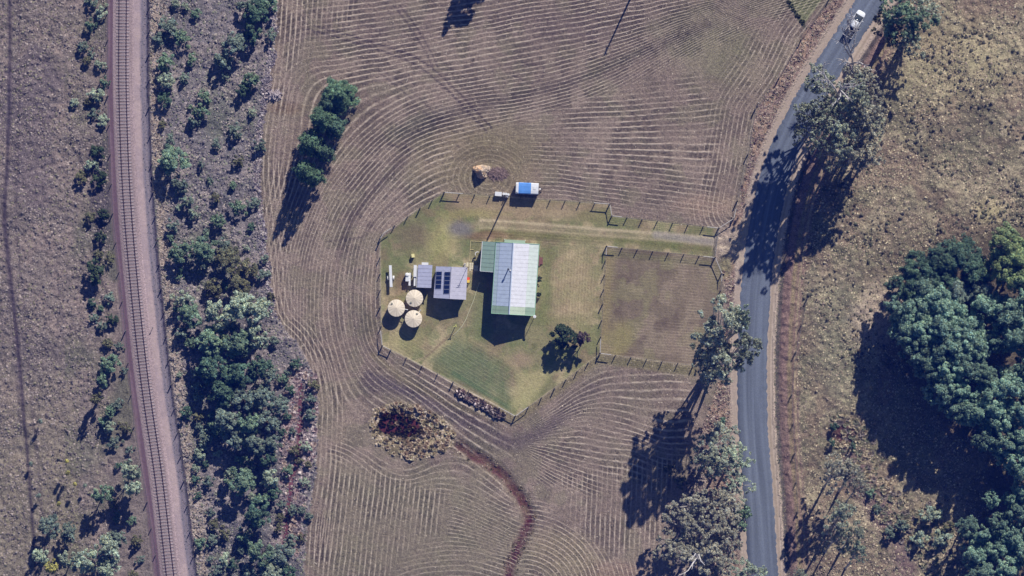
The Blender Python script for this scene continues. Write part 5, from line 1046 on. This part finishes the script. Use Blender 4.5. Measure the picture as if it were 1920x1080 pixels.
# firewood heap and brush heap
m_wood = [mat('split_wood_a', col(222, 186, 156), .8, .25), mat('split_wood_b', col(210, 190, 174), .8, .25), mat('split_wood_c', col(176, 162, 158), .8, .25)]
wp = empty('firewood_heap', P(903, 322), 'steep heap of pale orange split firewood in the hay field', 'wood heap'); 
for k in range(230):
    a_ = rnd.random() * 6.283; u = math.sqrt(rnd.random()); kk = 1 + .22 * math.cos(3 * a_ - 1.6) + .08 * math.sin(5 * a_); x = 1.35 * u * kk * math.cos(a_); y = 1.25 * u * kk * math.sin(a_); z = 2.3 * (1 - u) ** .8 * (1 if True else 0)
    b = MB(); p_ = P(903.5, 321) + Vector((x, y, z + .1)); tl = Matrix.Rotation(rnd.uniform(-.7, .7), 3, 'X') @ Matrix.Rotation(rnd.uniform(-.5, .5), 3, 'Y')
    b.box((0, 0, 0), (rnd.uniform(.28, .5), rnd.uniform(.14, .22), rnd.uniform(.12, .18)), rnd.random() * 3.14, 0, tl); o = b.build('split_log', m_wood[0 if x + y * .5 < .2 and rnd.random() < .6 else rnd.randrange(1, 3)], wp, world=False); o.location = p_ - wp.location
b = MB(); b.lathe(P(903.5, 321), [(1.25, -.05), (.8, .8), (.2, 1.95)], 12); b.build('heap_core', m_wood[1], wp)
bh = empty('brush_heap', P(934, 327), 'low grey brown heap of sticks beside the firewood', 'brush heap'); b = MB()
for k in range(420):
    a_ = rnd.random() * 6.283; u = math.sqrt(rnd.random()); c = P(934 + 19 * u * math.cos(a_), 326 + 11 * u * math.sin(a_)) + Vector((0, 0, .38 * (1 - u * u) * rnd.random() + .04)); t = rnd.random() * 3.14; L = rnd.uniform(.2, .7)
    d = Vector((math.cos(t) * L, math.sin(t) * L, rnd.uniform(-.1, .15))); b.tube([c - d, c + d], [.035, .02], 3, cap=False)
tag(b.build('sticks', mat('grey_sticks', col(140, 120, 122), .9, .3), bh), kind='stuff')
bh = empty('brush_heap', P(513, 180), 'pale and dark heap of cut branches at the western field edge', 'brush heap'); b = MB()
for k in range(90):
    a_ = rnd.random() * 6.283; u = math.sqrt(rnd.random()); c = P(515 + 11 * u * math.cos(a_), 178 + 7 * u * math.sin(a_)) + Vector((0, 0, .8 * (1 - u * u) * rnd.random() + .1)); t = rnd.random() * 3.14; L = rnd.uniform(.3, .8)
    d = Vector((math.cos(t) * L, math.sin(t) * L, rnd.uniform(-.1, .2))); b.tube([c - d, c + d], [.08, .04], 5)
tag(b.build('branches', mat('pale_branches', col(180, 168, 180), .9, .3), bh), kind='stuff')

# white trailer (long narrow deck with mudguards)
tr_ = empty('trailer', P(733, 518), 'long narrow white deck on a two wheeled trailer near the west fence', 'trailer'); c = P(733, 518); a8 = R(2.5)
b = MB(); b.box(c + Vector((0, 0, 1.1)), (.52, 4.1, .12), a8).box(c + Vector((0, 0, 1.19)), (.46, 4.0, .06), a8); b.build('deck', m_cv, tr_)
for s in (-1, 1):
    w_ = P(733 + s * 5.2, 521); MB().tube([w_ + Vector((-.09, 0, .32)), w_ + Vector((.09, 0, .32))], .32, 14).build('wheel', m_tyre, tr_)
    g_ = MB(); 
    for k in range(6):
        t = math.pi * (k + .5) / 6; g_.box(w_ + Vector((0, .38 * math.cos(t), .34 + .38 * math.sin(t))), (.3, .24, .03), 0, 0, Matrix.Rotation(t - math.pi / 2, 3, 'X'))
    g_.build('mudguard', m_white, tr_)
MB().tube([P(728, 521, .34), P(738, 521, .34)], .04, 6).tube([c + Vector((0, -.3, .34)), c + Vector((0, -.3, 1.05))], .05, 6).tube([c + Vector((0, 1.6, .1)), c + Vector((0, 1.6, 1.05))], .04, 6).tube([c + Vector((0, -1.6, .1)), c + Vector((0, -1.6, 1.05))], .04, 6).build('axle', MATS['dark_metal'], tr_)
# white pressure tank + board
c = P(764.2, 519); pt_ = empty('pressure_tank', c, 'rounded white tank standing beside a long white board west of the small shed', 'tank')
b = MB(); b.lathe(P(763.8, 515.5), [(.3, .3), (.42, .45), (.42, 1.3), (.3, 1.48), (.08, 1.52)], 18); b.build('tank_body', m_white, pt_, True); b = MB(); b.box(P(764.3, 523) + Vector((0, 0, .7)), (.68, .9, 1.3), R(-3)); b.build('pump_box', m_cv, pt_); MB().box(P(763.8, 515.5) + Vector((0, 0, .15)), (.5, .5, .35)).build('base', m_walls, pt_)
c = P(768.6, 523.5); bo = empty('board', c, 'long white board laid across trestles beside the rounded tank', 'board'); MB().box(c + Vector((0, 0, 1.0)), (.38, 2.4, .06), R(-2)).build('board_top', m_cv, bo)
for s in (-1, 1): MB().box(c + Vector((0, s * .9, .5)), (.34, .08, .95)).build('trestle', m_walls, bo)
c = P(772, 517.5); MBb = MB(); MBb.lathe(c, [(.13, 0), (.15, .1), (.15, .6), (.06, .7)], 12); o = MBb.build('gas_bottle', m_white); 
o.data.transform(Matrix.Translation(-c)); o.location = c; tag(o, 'small white gas bottle between the long board and the small shed', 'gas bottle')
# yellow bin
c = P(774.6, 479.5); yb = empty('bin', c, 'small pale yellow bin standing alone on the grass north of the small shed', 'bin'); MB().box(c + Vector((0, 0, .4)), (.5, .6, .8), .1).build('body', mat('yellow_plastic', col(206, 196, 128), .6, .05), yb); MB().box(c + Vector((0, 0, .83)), (.56, .66, .06), .1).build('lid', mat('pale_yellow_plastic', col(222, 212, 158), .6, .05), yb)
# red and yellow ride-on toy
c = P(878, 525); ty = empty('toy_car', c, 'red and yellow plastic toy car against the east wall of the big shed', 'toy'); m_red = mat('red_plastic', col(226, 84, 58), .5, .05); m_yel = mat('orange_yellow_plastic', col(240, 190, 90), .5, .05)
MB().box(P(878, 522.5) + Vector((0, 0, .4)), (.52, .5, .35)).build('hood', m_red, ty); MB().box(P(878.2, 527.6) + Vector((0, 0, .75)), (.5, .5, .1)).build('canopy', m_yel, ty)
for x, y in ((-.2, -.2), (.2, -.2), (-.2, .2), (.2, .2)): MB().box(P(878.2, 527.6) + Vector((x, y, .4)), (.06, .06, .7)).build('pillar', m_yel, ty)
for x in (-.26, .26):
    for y in (-.35, .35): MB().tube([c + Vector((x - .05, y, .14)), c + Vector((x + .05, y, .14))], .14, 10).build('wheel', m_tyre, ty)
# paving slabs, pots, garden edging, tub
pv_ = empty('paving', P(878, 500), 'short path of pale square slabs between the big shed and the house', 'paving'); m_slab = mat('pale_concrete_slab', col(204, 196, 178), .85, .12, 2)
for x, y, sx, sy in [(876.5, 496, .38, .8), (882, 494.5, .36, .36), (886, 494.7, .34, .36), (882, 498.6, .38, .36), (886, 499, .36, .36), (882, 502.8, .4, .36), (886, 503.2, .36, .38), (881.5, 506.4, .36, .26), (890.5, 500, .38, .5), (894.5, 500.4, .36, .5), (890.5, 505.2, .38, .42), (894.5, 505.4, .36, .42)]:
    MB().box(P(x, y) + Vector((0, 0, .03)), (sx, sy, .08), R(-3)).build('slab', m_slab, pv_)
for i, (x, y) in enumerate([(871.8, 495.4), (872, 500.2)]):
    c = P(x, y); t = empty('flower_pot', c, ['white pot at the north corner of the slab path', 'white pot right at the corner of the big shed'][i], 'pot', 'white pots by the path'); MB().lathe(c, [(.13, 0), (.19, .34), (.2, .4)], 12).build('pot', m_white, t); MB().lathe(c + Vector((0, 0, .38)), [(.15, 0), (.1, .06)], 10).build('soil', mat('soil', (.1, .07, .05), .9), t)
ge = empty('garden_edging', P(882, 452), 'low pale timber frame marking a garden bed west of the house wing', 'edging'); 
for a_, b_ in (((882, 452), (904, 453)), ((882.3, 452.5), (880, 490)), ((881, 468), (888, 468.3))): 
    p0, p1 = P(*a_), P(*b_); MB().tube([p0 + Vector((0, 0, .1)), p1 + Vector((0, 0, .1))], .045, 4).tube([p0, p0 + Vector((0, 0, .12))], .05, 4).tube([p1, p1 + Vector((0, 0, .12))], .05, 4).build('rail', mat('straw_timber', col(206, 192, 150), .8, .1), ge)
c = P(895.5, 476.5); tb_ = empty('satellite_dish', c, 'small white curved dish beside the west wall of the house wing', 'dish'); b = MB()
for k in range(7):
    t = R(70 + 22 * k); b.box(c + Vector((.42 * math.cos(t), .42 * math.sin(t), .95)), (.17, .12, .22), t + math.pi / 2)
b.build('rim', m_white, tb_); MB().tube([c + Vector((-.3, 0, 0)), c + Vector((-.3, 0, .95))], .04, 6).build('stand', MATS['dark_metal'], tb_)
# hose and sprinkler post
c = P(899, 530); hp = [P(x, y) + Vector((0, 0, .06)) for x, y in splin([(899, 530), (893, 547), (888, 563), (881, 580), (873, 600), (865, 613), (857, 622), (850, 628)], 5)]
o = MB().tube(hp, .045, 5).build('garden_hose', mat('pale_hose', col(196, 196, 176), .6, .05)); tag(o, 'pale garden hose snaking over the lawn from the house shadow', 'hose')
c = P(854, 611); sp_ = empty('tap_post', c, 'yellow green topped post on the lawn at the end of the hose', 'post'); MB().tube([c, c + Vector((0, 0, 2.0))], .07, 7).build('post', m_post, sp_); MB().box(c + Vector((-.1, -.05, 2.0)), (.5, .12, .1), .5).box(c + Vector((.15, .05, 1.95)), (.12, .5, .1), .2).build('arms', mat('yellow_green_paint', col(190, 190, 110), .7, .1), sp_)
# guide posts
for i, (x, y, lab) in enumerate([(1377.5, 534, 'white roadside guide post just north of the big gum tree'), (1422, 193, 'pale guide post on the verge beside the field fence'), (1642, 813, 'lone white marker stake at the edge of the forest shadow')]):
    c = P(x, y); t = empty('guide_post', c, lab, 'post'); MB().box(c + Vector((0, 0, .5)), (.14, .1, 1.1), .4).build('post', m_white, t); MB().box(c + Vector((0, 0, .9)), (.15, .11, .12), .4).build('reflector', m_red, t)
# railway marker posts
for i, (x, y, h, lab) in enumerate([(287, 614, 1.1, 'thin railway marker post beside the pink ballast shoulder'), (236, 621, 1.3, 'grey railway marker post on the west side of the track')]):
    c = P(x, y, 0) + Vector((0, 0, .2)); t = empty('marker_post', c, lab, 'post'); MB().tube([c, c + Vector((0, 0, h))], .05, 6).build('post', m_post, t); MB().box(c + Vector((.0, 0, h)), (.35, .04, .3), .6).build('sign_plate', m_walls, t)

# ------------------------------------------------------------------ car on the road (driving towards lower left, nose up-right)
cdir = Vector((.52, .854, 0)).normalized(); side = Vector((cdir.y, -cdir.x, 0)); cc_ = P(1602, 45)
car = empty('pickup', cc_, 'white pickup with a black windscreen and dark tray, on the road under the dead tree', 'pickup')
def cp(x, y, z): return cc_ + cdir * x + side * y + Vector((0, 0, z + .06))
m_car = mat('white_car_paint', (.78, .8, .84), .3, .02, 1, 0, 0, .6); ca = math.atan2(cdir.y, cdir.x)
def loft2(secs, name, m, sm=True):
    b = MB(); k = len(secs[0][1]); vs = []
    for x, pr in secs: vs += [cp(x, y, z) for y, z in pr]
    fs = [(i * k + j, i * k + (j + 1) % k, (i + 1) * k + (j + 1) % k, (i + 1) * k + j) for i in range(len(secs) - 1) for j in range(k)]
    fs += [tuple(range(k))[::-1], tuple(range((len(secs) - 1) * k, len(secs) * k))]; b.add(vs, fs); return b.build(name, m, car, sm)
def sec(w_, zt, zb=.4, tw=.86): return [(-w_, zb), (-w_, zt - .15), (-w_ * tw, zt), (0, zt + .03), (w_ * tw, zt), (w_, zt - .15), (w_, zb)]
loft2([(-.95, sec(.9, 1.05)), (0, sec(.93, 1.06)), (1.3, sec(.92, 1.05)), (2.1, sec(.88, .98)), (2.55, sec(.78, .86)), (2.7, sec(.62, .7))], 'body', m_car)
loft2([(-.95, [(-.78, 1.05), (-.66, 1.6), (0, 1.65), (.66, 1.6), (.78, 1.05)]), (.35, [(-.78, 1.05), (-.66, 1.62), (0, 1.67), (.66, 1.62), (.78, 1.05)]), (1.8, [(-.84, 1.0), (-.74, 1.06), (0, 1.1), (.74, 1.06), (.84, 1.0)])], 'cabin_glass', m_glass)
loft2([(-.98, [(-.72, 1.6), (0, 1.7), (.72, 1.6), (.6, 1.58), (-.6, 1.58)]), (-.6, [(-.72, 1.63), (0, 1.73), (.72, 1.63), (.6, 1.58), (-.6, 1.58)]), (.1, [(-.72, 1.63), (0, 1.73), (.72, 1.63), (.6, 1.58), (-.6, 1.58)]), (.5, [(-.66, 1.58), (0, 1.68), (.66, 1.58), (.6, 1.55), (-.6, 1.55)])], 'roof', m_car)
for s_ in (-1, 1): b = MB(); b.hexa([cp(x, y, .55) for x, y in ((-2.8, s_ * .88), (-1.0, s_ * .88), (-1.0, s_ * .93), (-2.8, s_ * .93))][::s_], [cp(x, y, 1.08) for x, y in ((-2.8, s_ * .88), (-1.0, s_ * .88), (-1.0, s_ * .93), (-2.8, s_ * .93))][::s_]); b.build('tray_side', m_car, car)
MB().box(cp(-2.83, 0, .82), (.06, 1.86, .5), ca).build('tailgate', m_car, car)
MB().box(cp(-1.9, 0, .72), (1.8, 1.74, .36), ca).build('tray', m_tyre, car); MB().tube([cp(-1.0, -.85, 1.1), cp(-1.0, -.7, 1.62), cp(-1.0, .7, 1.62), cp(-1.0, .85, 1.1)], .04, 6).build('roll_bar', MATS['dark_metal'], car); MB().box(cp(-2.2, .25, 1.0), (.5, .4, .25), ca + .3).build('toolbox', m_walls, car)
for x in (-1.95, 1.75):
    for s_ in (-1, 1):
        b = MB(); b.tube([cp(x, s_ * .7, .32), cp(x, s_ * .94, .32)], .37, 16); w_ = b.build('wheel', m_tyre, car); b = MB(); b.tube([cp(x, s_ * .93, .32), cp(x, s_ * .955, .32)], .2, 12); rm = b.build('rim', m_fr, car); rm.parent = w_
for s_ in (-1, 1):
    MB().box(cp(1.05, s_ * 1.03, 1.15), (.14, .22, .18), ca).build('mirror', m_car, car); MB().box(cp(2.58, s_ * .55, .72), (.14, .32, .16), ca).build('headlight', m_fr, car); MB().box(cp(-2.86, s_ * .8, .85), (.06, .14, .3), ca).build('tail_light', m_red, car)

# ------------------------------------------------------------------ air between the aircraft and the ground
hz = bpy.data.materials.new('blue_air'); hz.use_nodes = True; n = hz.node_tree.nodes
for q in list(n):
    if q.type == 'BSDF_PRINCIPLED': n.remove(q)
pv = n.new('ShaderNodeVolumePrincipled'); pv.inputs['Color'].default_value = HAZE_COL; pv.inputs['Density'].default_value = HAZE_D; pv.inputs['Anisotropy'].default_value = 0.0
hz.node_tree.links.new(pv.outputs[0], n['Material Output'].inputs['Volume'])
hb = MB().box((0, 0, (CAMH + 5 - 6) / 2), (5200, 5200, CAMH + 5 + 6)); ho = hb.build('haze', hz); tag(ho, 'thin blue air between camera and ground', kind='stuff')
print('objects', len(bpy.data.objects), 'tris', sum(len(m.polygons) * 2 for m in bpy.data.meshes))
